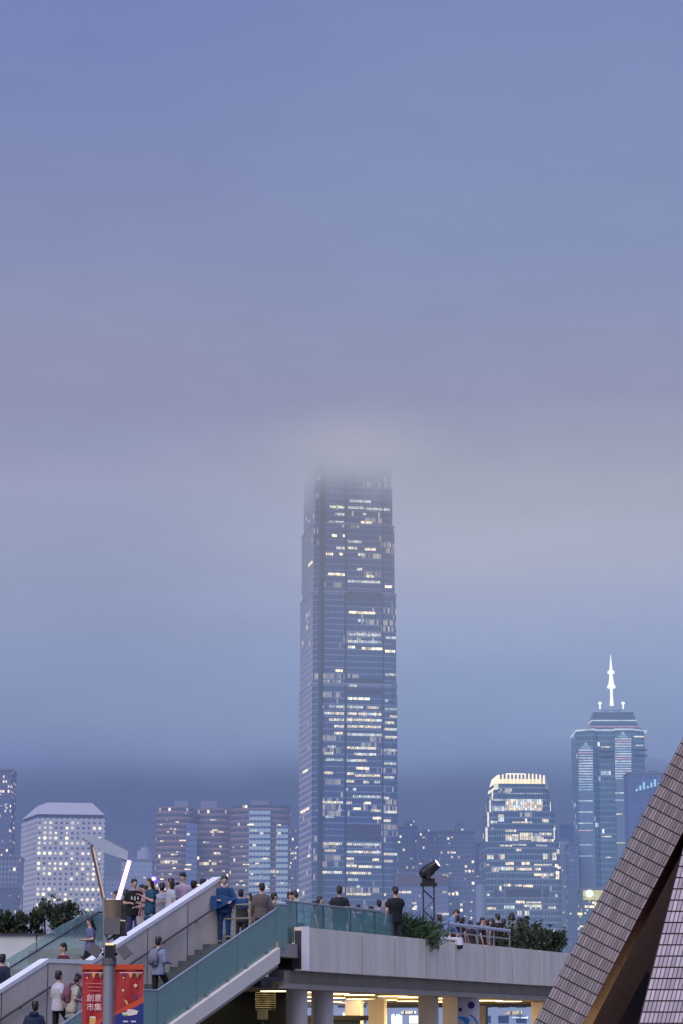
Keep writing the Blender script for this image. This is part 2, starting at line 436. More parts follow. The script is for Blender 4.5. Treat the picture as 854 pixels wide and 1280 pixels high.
# --- tallest tower, its top in the cloud
def tall_tower():
    Y = 1600; S = Y / F
    c = W(435, 1000, Y); cx, cy = c.x, Y + 26
    root = T('skyscraper', 'tallest glass office tower, its top swallowed by low cloud', 'skyscraper', (cx, cy, .2), GRP)
    rz = R(11)
    glassm = facade('tower_curtain_wall', RGB(112, 126, 166), RGB(36, 54, 100), 1.5, 4.1, .82, .78, .012, .13, 9, (1, .84, .56), .30, .22)
    tiers = [(.2, ZZ(855, Y), 1.0), (ZZ(855, Y), ZZ(740, Y), .985), (ZZ(740, Y), ZZ(655, Y), .96), (ZZ(655, Y), 385, .92), (385, 404, .85)]
    base = plan(cx, cy, 57.5, 57.5, rz, 5)
    b = MB()
    for z0, z1, k in tiers: b.prism(scaled(base, (cx, cy), k), z0, z1)
    b.build('curtain_wall', glassm, root)
    n = Vector((math.sin(rz), -math.cos(rz), 0)); nl = Vector((-math.cos(rz), -math.sin(rz), 0))
    def pl(py, nn=n):
        z = ZZ(py, Y - 3); k = next((q[2] for q in tiers if z < q[1]), .85)
        return Vector((cx, cy, 0)) + nn * (28.75 * k)
    sidem = facade('tower_side_sky_sheen', RGB(190, 174, 184), RGB(120, 116, 144), 1.5, 4.1, .8, .62, .006, .01, 5, (1, .88, .62), .8, .25)  # left face paler and pinker: reflection of brighter sky put into its colour
    for z0, z1, k in tiers[:4]:
        P = scaled(base, (cx, cy), k * 1.002); b = MB(); q0, q1 = P[7], P[8]
        b.hexa([(q0[0], q0[1], z0 + .5), (q1[0], q1[1], z0 + .5), (q1[0] + .3, q1[1] + .1, z0 + .5), (q0[0] + .3, q0[1], z0 + .5)][::-1], [(q0[0], q0[1], z1 - .6), (q1[0], q1[1], z1 - .6), (q1[0] + .3, q1[1] + .1, z1 - .6), (q0[0] + .3, q0[1], z1 - .6)][::-1])
        L_s = math.hypot(q1[0] - q0[0], q1[1] - q0[1]); b.uv = [[(L_s * (0 if (abs(b.v[vi][0] - q0[0]) + abs(b.v[vi][1] - q0[1])) < 1 else 1), b.v[vi][2]) for vi in f] for f in b.f]
        b.build('side_wall', sidem, root)
    dark = mat('tower_dark_metal', RGB(26, 34, 62), .5); rib = mat('tower_rib', RGB(150, 158, 182), .4, .2)
    louv = facade('tower_louvre', RGB(70, 70, 100), RGB(30, 34, 60), 1.2, 30, .55, .98, 0, 0, 5)
    for a, z in ((1125, 856), (854, 741), (739, 656), (654, 585)):
        p0 = pl((a + z) / 2)
        sh = (1125 - (a + z) / 2) / 1125
        for x, w in ((432, 2.2), (478.5, 1.5)): panel_on(root, 'dark_groove', dark, p0, n, x - w / 2, x + w / 2, z, a, .3)
        pc = p0 - Vector((math.cos(rz), math.sin(rz), 0)) * 0
    # corner groove, following the stepped corner
    for z0, z1, k in tiers[:4]:
        P = scaled(base, (cx, cy), k); q = P[0]; q1 = P[9]
        m_ = MB(); d = Vector((-math.sin(R(45) - rz), -math.cos(R(45) - rz), 0)) * .5
        m_.tube((q[0] + d.x, q[1] + d.y, z0), (q[0] + d.x, q[1] + d.y, z1 - .5), 1.7, n=8); m_.build('corner_groove', dark, root)
        ring = MB(); ring.prism(scaled(base, (cx, cy), k * 1.008), z1 - 1.2, z1 + .3); ring.build('setback_ledge', rib, root)
    for y0, y1, x0, x1 in ((740, 751, 432.5, 479), (754, 757, 432.5, 479), (848, 859, 433, 479), (862, 867, 433, 479), (1031, 1041, 433, 476), (1044, 1050, 433, 476)):
        panel_on(root, 'plant_louvre', louv, pl(y0), n, x0, x1, y0, y1, .35)
    Z2 = [(75, 235, 275, 'w'), (95, 488, 545, 'd'), (150, 305, 345, 'd'), (215, 300, 410, 'w'), (225, 485, 500, 'n'), (255, 150, 180, 'd'), (255, 205, 278, 'd'), (257, 295, 375, 'd'), (260, 395, 455, 'n'), (267, 485, 545, 'd'),
          (288, 180, 280, 'n'), (290, 298, 345, 'n'), (292, 350, 470, 'n'), (305, 510, 545, 'n'), (320, 205, 280, 'n'), (322, 295, 470, 'n'), (335, 485, 530, 'n'), (353, 230, 280, 'n'), (355, 298, 465, 'n'), (368, 480, 545, 'n'),
          (387, 230, 275, 'w'), (395, 295, 475, 'd'), (408, 485, 545, 'n'), (455, 150, 170, 'n'), (455, 200, 240, 'd'), (462, 295, 440, 'n'), (473, 480, 545, 'd'), (488, 180, 225, 'n'), (493, 330, 440, 'n'), (520, 190, 275, 'd'),
          (524, 295, 395, 'n'), (540, 480, 540, 'd'), (563, 340, 405, 'w'), (586, 180, 225, 'n'), (590, 295, 330, 'w'), (600, 335, 460, 'n'), (608, 480, 530, 'd'), (628, 290, 330, 'n'), (632, 375, 405, 'n'), (632, 430, 460, 'd'),
          (668, 290, 300, 'w'), (668, 325, 340, 'n'), (705, 325, 465, 'd'), (712, 480, 505, 'n'), (733, 170, 275, 'n'), (735, 290, 320, 'n'), (737, 380, 415, 'w'), (765, 325, 365, 'w'), (775, 415, 465, 'n'), (782, 480, 545, 'n'),
          (773, 145, 165, 'd'), (773, 250, 270, 'd'), (812, 425, 465, 'w'), (825, 478, 515, 'n'), (805, 190, 230, 'd'), (940, 180, 270, 'n'), (942, 290, 320, 'n'), (944, 325, 465, 'd'), (975, 180, 240, 'n'), (982, 290, 465, 'n'),
          (992, 475, 545, 'n'), (1015, 290, 330, 'w'), (1020, 422, 455, 'w'), (1027, 475, 525, 'n'), (1050, 290, 345, 'n'), (1055, 350, 465, 'n'), (1083, 170, 270, 'n'), (1087, 290, 415, 'n'), (1120, 300, 350, 'd'), (1155, 345, 360, 'n'), (1192, 290, 415, 'n'), (1195, 475, 490, 'n')]
    Z1 = [(428, 310, 415, 'd'), (457, 210, 285, 'n'), (460, 300, 380, 'd'), (468, 390, 510, 'd'), (493, 235, 285, 'd'), (493, 375, 392, 'n'), (532, 205, 280, 'd'), (534, 365, 418, 'w'), (600, 220, 245, 'w'), (601, 275, 290, 'w'), (630, 300, 370, 'd'), (662, 240, 285, 'd'), (662, 300, 345, 'n'), (668, 385, 440, 'n'),
          (692, 190, 225, 'w'), (692, 258, 275, 'w'), (695, 350, 380, 'n'), (768, 345, 370, 'n'), (793, 200, 290, 'w'), (803, 390, 430, 'n'), (830, 300, 460, 'd'), (855, 485, 520, 'w'), (985, 305, 435, 'w'), (1025, 350, 380, 'd'), (1095, 305, 465, 'd'), (1110, 490, 540, 'd'), (1130, 300, 465, 'd'), (1157, 300, 335, 'w'), (1165, 370, 475, 'w'), (1178, 485, 535, 'w')]
    MM = {'w': LW, 'n': LN, 'd': LD}
    for oy, Z in ((820, Z2), (520, Z1)):
        for y, x0, x1, c_ in Z:
            py = oy + y / 4
            panel_on(root, 'lit_window', MM[c_], pl(py), n, 360 + x0 / 4, 360 + x1 / 4, py - 1.9, py + 1.2, .28)
    for py, x0, x1 in ((704.5, 386, 391), (964, 379, 385), (1013, 376, 387), (1070, 385, 388)):
        panel_on(root, 'lit_window', LW, pl(py, nl), nl, x0, x1, py - 1.5, py + 1.5, .28)
    cr = MB()
    for i in range(40):
        P = scaled(base, (cx, cy), .84); a = 2 * math.pi * i / 40
        x, y = cx + 22 * math.cos(a), cy + 22 * math.sin(a); cr.tube((x, y, 403), (cx + 19 * math.cos(a), cy + 19 * math.sin(a), 412), .8, .3, 6)
    cr.build('crown_fins', rib, root)
tall_tower()

# --- pale tower with round windows and hipped roof
def round_window_tower():
    Y = 1500; S = Y / F
    a, b_ = W(45, 1080, Y), W(130.5, 1080, Y + 6)
    th = math.atan2(b_.y - a.y, b_.x - a.x); L = math.hypot(b_.x - a.x, b_.y - a.y)
    u = Vector((math.cos(th), math.sin(th), 0)); n = Vector((math.sin(th), -math.cos(th), 0))
    D = 40
    c0 = W(25.5, 1080, Y + 38)
    P = [(a.x, a.y), (b_.x, b_.y), (b_.x - n.x * D, b_.y - n.y * D), (c0.x, c0.y)]
    cx = sum(p[0] for p in P) / 4; cy = sum(p[1] for p in P) / 4
    root = T('office_tower', 'pale grey office tower with rows of round windows and a hipped roof', 'high-rise', (cx, cy, .2), GRP)
    m = facade('round_window_wall', RGB(196, 186, 190), RGB(98, 98, 122), 3.34, 3.1, p1=.0, p2=0, rnd=1, rough=.4)
    zt = ZZ(1022, Y)
    w = MB(); w.prism(P, .2, zt); w.build('wall', m, root)
    gp = MB(); gp.prism(scaled(P, (cx, cy), .93), zt, zt + 2.2); gp.build('roof_recess', mat('recess_dark', RGB(60, 64, 90), .8), root)
    P1 = scaled(P, (cx, cy), .99); P2 = scaled(P, (cx, cy), .66)
    zr = ZZ(1003.5, Y + 10)
    r_ = MB(); r_.prism(P1, zt + 2.2, zr, P2); r_.build('hipped_roof', mat('roof_cladding', RGB(200, 196, 204), .6, var=.05), root)
    lights = [(241,410),(270,413),(384,418),(411,420),(240,440),(268,440),(354,443),(383,446),(498,451),(526,454),(207,460),(237,463),(266,464),(294,465),(354,466),(207,488),(236,488),(266,488),(294,490),(352,493),(525,500),(205,512),(235,512),(264,514),(322,516),(350,517),(380,519),(409,522),(437,525),(205,537),(235,539),(264,541),(205,563),(350,570),(377,572),(436,574),(465,576),(523,580),(204,590),(233,592),(262,594),(291,595),(320,597),(377,600),(522,605),(435,627),(464,629),(493,632),(202,640),(260,643),(289,645),(318,648),(347,649),(406,652),(434,653),(492,657),(201,665),(230,667),(259,669),(288,671),(317,674),(430,680),(461,682),(490,683),(226,692),(254,695),(400,700),(490,710),(374,730),(460,735),(198,769),(227,771),(256,773),(286,775),(372,778),(401,779),(430,780),(458,782),(487,784),(515,785),(197,796),(226,798),(315,801),(343,803),(254,826),(284,828),(340,828),(370,830),(427,833),(457,834),(487,836),(196,850),(196,876),(310,905),(455,880),(485,885)]
    ms = [glow('round_light_bright', (1, .9, .62), 1.9), glow('round_light_soft', (1, .88, .66), 1.35), glow('round_light_faint', (.95, .88, .75), .9)]
    p0 = Vector((a.x, a.y, 0)); rr = random.Random(3)
    for zx, zy in lights:
        q = hit(zx / 4.27, 930 + zy / 4.27, p0, n)
        iu = round(((q - p0).dot(u) / 3.34) - .5) + .5; iv = round(q.z / 3.1 - .5) + .5
        q = p0 + u * iu * 3.34 + n * .12; z = iv * 3.1
        r = rr.choice((.7, .85, .98, 1.05))
        d = MB(); d.quad([q + u * r * math.cos(k * math.pi / 6) + Vector((0, 0, z + r * math.sin(k * math.pi / 6))) for k in range(12)]); d.build('round_window', rr.choice(ms), root)
round_window_tower()

# --- ribbed twin towers and third tower (granite and ribbon glass)
def ribbed(x0, x1, ytop, Y, label, bays, roofbox, seed, litp):
    c = W((x0 + x1) / 2, 1080, Y); w = (x1 - x0) * Y / F; cy = Y + w * .45
    root = T('office_tower', label, 'high-rise', (c.x, cy, .2), GRP)
    wall = MATS.get('granite_ribbon%d' % seed) or facade('granite_ribbon%d' % seed, RGB(140, 112, 118), RGB(58, 62, 88), 1.6, 3.6, .85, .5, .03, litp, 6, (1, .8, .52), 1.2, .35)
    zt = ZZ(ytop, Y)
    n = 28; pts = [(c.x + w / 2 * math.cos(a) * (1 if abs(math.cos(a)) < .9 else 1), cy + w * .42 * math.copysign(abs(math.sin(a)) ** .55, math.sin(a))) for a in [2 * math.pi * i / n for i in range(n)]]
    b = MB(); b.prism(pts, .2, zt); b.build('granite_wall', wall, root)
    rib = mat('granite_rib', RGB(176, 150, 156), .7)
    for z in range(int(zt / 3.6) - 30, int(zt / 3.6)):
        b = MB(); b.prism(scaled(pts, (c.x, cy), 1.012), z * 3.6 + 2.6, z * 3.6 + 3.2); b.build('floor_rib', rib, root)
    for (bx0, bx1, by0, col) in bays:
        gm = MATS.get('bay_' + col) or facade('bay_' + col, RGB(190, 204, 228) if col == 'bright' else RGB(104, 116, 156), RGB(78, 92, 138), 2.2, 3.6, .92, .42, .03, .03, 4, (1, .85, .6), 1.0, .3)
        p0 = Vector((c.x, cy - w * .42 - .8, 0)); panel_on(root, 'glass_bay', gm, p0, Vector((0, -1, 0)), bx0, bx1, by0, 1140, .6, th=3)
    for (rx0, rx1, ry) in roofbox:
        a, d = W(rx0, ytop, Y + 6), W(rx1, ytop, Y + 6); b = MB(); b.box((a.x, Y + 6, zt), (d.x, Y + 18, ZZ(ry, Y + 6))); b.build('plant_room', mat('plant_room_paint', RGB(140, 148, 172), .7), root)
    rr = random.Random(seed)
    for k in range(26):
        px = rr.uniform(x0 + 5, x1 - 9); py = ytop + 6 + rr.random() * 110; L = rr.choice((1.5, 2, 3, 4, 8))
        panel_on(root, 'lit_window', rr.choice((LW, LW, LN, LD)), Vector((c.x, cy - w * .45, 0)), Vector((0, -1, 0)), px, px + L, py, py + 1.6, .9)
ribbed(193, 241, 1008, 1520, 'left of two joined pinkish granite towers, pale plant box on its roof', [(232, 246, 1030, 'dull')], [(218, 235, 1001)], 11, .09)
ribbed(241, 288, 1009, 1535, 'right of two joined pinkish granite towers, set against its bright-banded neighbour', [], [(251, 271, 1001)], 12, .07)
ribbed(286, 362, 1006, 1500, 'broad granite tower with pale glass bays and a red lamp on its roof', [(311, 338, 1013, 'bright'), (345, 360, 1032, 'bright')], [(314, 336, 1001)], 13, .04)
lampm = glow('roof_lamp_red', (1, .45, .35), 3)

def block(label, x0, x1, ytop, Y, wall, glass, cw, ch, depth=25, rz=0, s=1.0, p1=.05, p2=.05, ww=.6, wh=.5, col=(1, .82, .55), extras=None, name='apartment_tower', pier=0, cat='high-rise', key=None, lits=12, seed=1, notch=0):
    c = W((x0 + x1) / 2, 1080, Y); w = (x1 - x0) * Y / F; cy = Y + depth / 2
    root = T(name, label, cat, (c.x, cy, .2), GRP)
    m = facade(key or (name + '_wall_%d_%d' % (x0, ytop)), wall, glass, cw, ch, ww, wh, p1, p2, 4, col, s, .4, pier)
    zt = ZZ(ytop, Y); b = MB(); b.prism(plan(c.x, cy, w, depth, rz, notch), .2, zt); b.build('wall', m, root)
    b = MB(); b.prism(plan(c.x, cy, w + .8, depth + .8, rz, notch), zt, zt + 1.1); b.build('roof_parapet', mat('parapet_grey', RGB(120, 126, 150), .8), root)
    for (ex0, ex1, ey) in (extras or []):
        a, d = W(ex0, ytop, Y + 5), W(ex1, ytop, Y + 5); b = MB(); b.box((a.x, Y + 5, zt + 1.1), (d.x, Y + 14, ZZ(ey, Y + 5))); b.build('roof_house', m, root)
    rr = random.Random(seed * 7 + x0)
    for k in range(lits):
        px = rr.uniform(x0 + .5, x1 - 2.5); py = ytop + 4 + rr.random() ** .8 * (1145 - ytop); L = rr.choice((1.2, 1.6, 2.2, 3.2))
        panel_on(root, 'lit_window', rr.choice((LW, LW, LN, LD)), Vector((c.x, cy - depth / 2, 0)), Vector((0, -1, 0)), px, min(x1, px + L), py, py + 1.5, .3 if not rz else 2)
    return root, c, w, zt
PK, BL, GY = RGB(128, 116, 146), RGB(92, 106, 148), RGB(130, 138, 168)
DK = RGB(56, 66, 104)
block('dark slim tower cut off by the left edge, its floors scattered with lights', -22, 11.5, 963, 1700, RGB(84, 86, 122), DK, 1.8, 3.4, p1=.1, p2=.12, lits=22, seed=2, s=1.3)
block('low wide office block with a square window grid at the left edge', -20, 23, 1072, 1400, RGB(128, 130, 158), RGB(62, 70, 108), 2.1, 2.9, p1=.03, p2=.02, ww=.66, wh=.62, extras=[(14, 22, 1068)], name='office_block', lits=8, seed=3)
block('low dark glass block below the window-grid office at the left edge', -15, 19, 1110, 1340, RGB(70, 78, 116), RGB(52, 66, 112), 2.0, 3.0, p1=.02, p2=.02, name='office_block', lits=5, seed=4)
r_, c_, w_, zt_ = block('pale stepped tower with a small round drum on its roof', 152, 190, 1076, 1620, RGB(140, 148, 178), RGB(112, 122, 158), 2.2, 3.4, p1=.02, p2=.02, ww=.5, name='stepped_tower', lits=3, seed=5)
b = MB(); q = W(180, 1076, 1628); b.prism(circ(q.x, 1640, 5.6), zt_ + 1.1, ZZ(1062, 1628)); b.prism(circ(q.x, 1640, 3.4), ZZ(1062, 1628), ZZ(1058, 1628)); b.tube((q.x, 1640, ZZ(1058, 1628)), (q.x, 1640, ZZ(1044, 1628)), .25, .1, 6); b.build('roof_drum', mat('drum_white', RGB(160, 168, 196), .6), r_)
block('distant pale block half hidden behind the lamp post', 132, 152, 1098, 1750, RGB(112, 120, 158), RGB(84, 94, 138), 2.4, 3.2, lits=3, seed=6)
block('slim lit tower squeezed between the granite tower and the tallest tower', 358, 377, 1038, 1760, RGB(98, 106, 146), DK, 2.0, 3.3, p1=.09, p2=.05, lits=16, seed=7, s=1.5)
block('apartment tower with a stepped roof just right of the tallest tower', 496, 522, 1034, 1800, RGB(94, 104, 148), DK, 2.3, 3.2, p1=.05, p2=.03, extras=[(505, 518, 1026)], pier=4, lits=10, seed=8)
block('apartment tower with dark window columns, its left neighbour has a stepped roof', 522, 551, 1041, 1780, RGB(98, 106, 150), DK, 2.0, 3.2, p1=.07, p2=.03, extras=[(528, 538, 1036)], pier=3, lits=12, seed=9)
block('broad pale apartment tower with a tall roof block and orange-lit stairwell', 551, 594, 1040, 1700, RGB(110, 118, 156), RGB(72, 82, 124), 2.4, 3.2, p1=.05, p2=.05, extras=[(568, 580, 1028)], lits=18, seed=10, s=1.2)
rt, ct, wt, ztt = block('low block with a reddish roof storey in front of the apartment towers', 496, 560, 1093, 1460, RGB(106, 112, 148), RGB(88, 96, 136), 3, 3.2, p1=.05, p2=.08, ww=.9, wh=.4, name='low_block', lits=7, seed=11)
panel_on(rt, 'red_roof_storey', mat('dull_red_cladding', RGB(112, 84, 104), .8), Vector((ct.x, 1460, 0)), Vector((0, -1, 0)), 497, 559.5, 1094, 1106, .4, th=1)
block('bluish slab block with scattered warm windows left of the crowned tower', 560, 602, 1098, 1480, RGB(92, 102, 142), RGB(66, 78, 124), 2.4, 3.2, p1=.08, p2=.04, lits=16, seed=12, s=1.3)
block('blank dark tower partly behind the crowned tower on its left', 590, 606, 1055, 1760, RGB(82, 94, 138), RGB(72, 84, 130), 3, 3.4, p1=.0, p2=.0, lits=1, seed=13)
# slender pale shaft
q = W(601, 1120, 1440); b = MB(); b.prism(circ(q.x, 1444, 2.6, 16), .2, ZZ(1108, 1440)); b.prism(circ(q.x, 1444, 1.8, 16), ZZ(1108, 1440), ZZ(1105, 1440)); o = b.build('vent_shaft', mat('shaft_white', RGB(158, 164, 190), .6), None, label='slender pale round shaft standing left of the crowned tower', cat='shaft')
block('pale apartment tower with vertical window bands right of the crowned tower', 692, 712, 1050, 1680, RGB(124, 136, 172), RGB(92, 104, 148), 2.0, 3.2, p1=.02, p2=.0, pier=3, lits=4, seed=14)
block('slim blue apartment tower directly left of the spired tower', 711, 724, 1056, 1660, RGB(104, 118, 162), RGB(80, 94, 142), 1.9, 3.2, p1=.02, p2=.0, pier=3, lits=2, seed=15)
block('faint tower standing back against the hill, right of the crowned tower', 704, 722, 1032, 1950, RGB(86, 100, 146), RGB(70, 84, 132), 3, 3.4, p1=.0, p2=.0, lits=1, seed=16)
block('dark blue block with cyan roof lights behind the tiled buttress', 788, 838, 967, 1600, RGB(84, 100, 146), RGB(62, 80, 128), 3.4, 4.0, p1=.0, p2=.02, extras=[(812, 822, 963)], lits=2, seed=17, pier=3)
b = MB()
for i in range(9):
    q = W(795 + i * 4.6 - (0), 989 - i * 1.2, 1599); b.box((q.x, 1598.6, q.z), (q.x + 1.1, 1599.4, q.z + 1.4 + (i % 3) * 1.6))
b.build('roof_lights', glow('cyan_lights', (.4, .75, 1), 1.1), [o for o in bpy.data.objects if o.type == 'EMPTY' and 'cyan roof' in o.get('label', '')][0])

# --- crowned tower
def crowned():
    Y = 1560; c = W(648.6, 1040, Y + 24); rz = R(4)
    cy = Y + 24
    root = T('skyscraper', 'glass office tower with a glowing crown of upright fins', 'skyscraper', (c.x, cy, .2), GRP)
    S = Y / F
    m = facade('crowned_curtain_wall', RGB(124, 138, 160), RGB(44, 68, 104), 1.6, 3.9, .82, .72, .015, .04, 5, (1, .9, .62), .8, .2)
    tiers = [(1200, 1085, 95), (1085, 1052, 92), (1052, 1034, 87), (1034, 1015, 83), (1015, 1000, 78), (1000, 988, 73), (988, 978, 68)]
    hw = {}
    b = MB()
    zs = []
    for y0, y1, w in tiers:
        P = plan(c.x, cy, w * S, 44 * w / 95, rz, 3.4); z0 = max(.2, ZZ(y0, Y)); b.prism(P, z0, ZZ(y1, Y)); zs.append((y0, y1, w, P))
    b.build('curtain_wall', m, root)
    n = Vector((math.sin(rz), -math.cos(rz), 0))
    def pl(py):
        w = next((q[2] for q in tiers if q[0] >= py > q[1]), 70); return Vector((c.x, cy, 0)) + n * (22 * w / 95)
    pale = mat('crown_metal', RGB(176, 180, 190), .4, .2); edge = glow('edge_light', (1, .95, .75), 1.4, .3, .2)
    # glowing shoulders
    for x0, x1, y0, y1 in ((606.8, 609.6, 1034.5, 1052), (609.0, 611.4, 1015.5, 1034), (611.6, 613.8, 1000.5, 1015), (614.4, 616.4, 988.5, 1000), (617, 622, 979, 987), (692, 693.6, 1034.5, 1050), (687.5, 688.5, 1002, 1014)): panel_on(root, 'edge_light_strip', edge, pl((y0 + y1) / 2), n, x0, x1, y0, y1, .5)
    L = [(623, 630, 1018, 1027, LN), (613, 622, 1026, 1029, LN), (632, 678, 999, 1006, LN), (632, 678, 1006.5, 1013, LN), (632, 678, 991, 992.5, LD), (615, 631, 999, 1001, LD), (615, 631, 1008, 1014, LD), (632, 648, 1043, 1051, LN), (650, 666, 1041, 1050, LN), (632, 645, 1037, 1040, LN), (668, 676, 1042, 1047, LD),
         (678, 686, 1024, 1028, LN), (624, 631, 1068, 1074, LN), (609, 617, 1069, 1074, LN), (679, 685, 1067, 1074, LN), (690, 695, 1066, 1075, LN), (641, 665, 1027, 1029, LN), (674, 690, 1041, 1044, LN), (672, 692, 1049, 1052, LN), (645, 652, 1061, 1064, LW), (625, 640, 1056, 1058, LN), (640, 658, 1055, 1057, LD), (670, 684, 1056, 1058, LD),
         (608, 612, 1080, 1082, LN), (632, 642, 1077, 1081, LW), (652, 662, 1077, 1081, LW), (668, 690, 1080, 1082, LN), (624, 642, 1084, 1088, LN), (645, 665, 1085, 1088, LN), (668, 676, 1085, 1088, LN), (668, 692, 1092, 1095, LW), (694, 698, 1080, 1084, LW), (697, 701, 1083, 1086, LW), (630, 638, 1105, 1108, LW), (644, 652, 1106, 1108, LW), (654, 666, 1106, 1109, LW), (695, 699, 1089, 1099, LW),
         (608, 620, 1134, 1137, LN), (630, 643, 1132, 1136, LN), (645, 656, 1126, 1129, LW), (658, 676, 1127, 1129, LN), (655, 676, 1131, 1134, LN), (685, 695, 1133, 1136, LN), (608, 612, 1117, 1120, LD), (694, 697, 1118, 1121, LN)]
    for x0, x1, y0, y1, mm in L: panel_on(root, 'lit_window', mm, pl((y0 + y1) / 2), n, x0, x1, y0, y1, .3)
    dk = mat('plant_floor_dark', RGB(44, 52, 88), .6)
    for x0, x1 in ((618, 624), (632, 676), (679, 686)): panel_on(root, 'plant_louvre', dk, pl(1115), n, x0, x1, 1112, 1121, .35)
    rib = mat('tower_rib', RGB(150, 158, 182), .4, .2)
    for x in (622, 631.5, 678.5, 687): panel_on(root, 'pier', rib, pl(1100), n, x - .4, x + .4, 1054, 1150, .5)
    for y in (1003 - 12, 1014, 1030, 1052, 1077): panel_on(root, 'floor_band', rib, pl(y + .5), n, 620 - (y - 990) * .12, 682 + (y - 990) * .12, y, y + .8, .5)
    P = scaled(zs[-1][3], (c.x, cy), .96); z0 = ZZ(978, Y)
    core = MB(); core.prism(scaled(P, (c.x, cy), .8), z0, z0 + 3.5); core.build('crown_core', glow('crown_core_glow', (1, .8, .45), 1.8, .4, .15), root)
    fm = glow('crown_fin_light', (1, .88, .6), 1.8, .2, .3)
    cc = math.cos(rz); ss = math.sin(rz)
    w4 = 66 * S / 2; d4 = 16
    for i in range(13):
        f = -1 + 2 * i / 12; h = 6.0 - 1.0 * abs(f) ** 3
        for dy in (-1, 1):
            x = f * w4 * .86; y = dy * d4
            bb = MB(); M = Matrix.Translation((c.x + x * cc - y * ss, cy + x * ss + y * cc, z0)) @ Matrix.Rotation(rz, 4, 'Z'); bb.box((-.42, -.8, 0), (.42, .8, h + .5), M); bb.build('crown_fin', fm, root)
    for sx in (-1, 1):
        bb = MB(); x0, x1 = sx * w4 * .9, sx * (w4 + .9)
        def Q(x, y, z): return (c.x + x * cc - y * ss, cy + x * ss + y * cc, z)
        zl = ZZ(985, Y)
        bb.hexa([Q(x0, -d4, z0 + 5.8), Q(x1, -d4, zl), Q(x0, -d4, zl)], [Q(x0, d4, z0 + 5.8), Q(x1, d4, zl), Q(x0, d4, zl)]); bb.build('crown_shoulder', pale if sx > 0 else fm, root)
    bb = MB(); M = Matrix.Translation((c.x, cy, z0)) @ Matrix.Rotation(rz, 4, 'Z'); bb.box((-w4 * .6, -d4 - .6, 5.9), (w4 * .1, -d4 + .2, 6.6), M); bb.build('crown_beam', fm, root)
crowned()

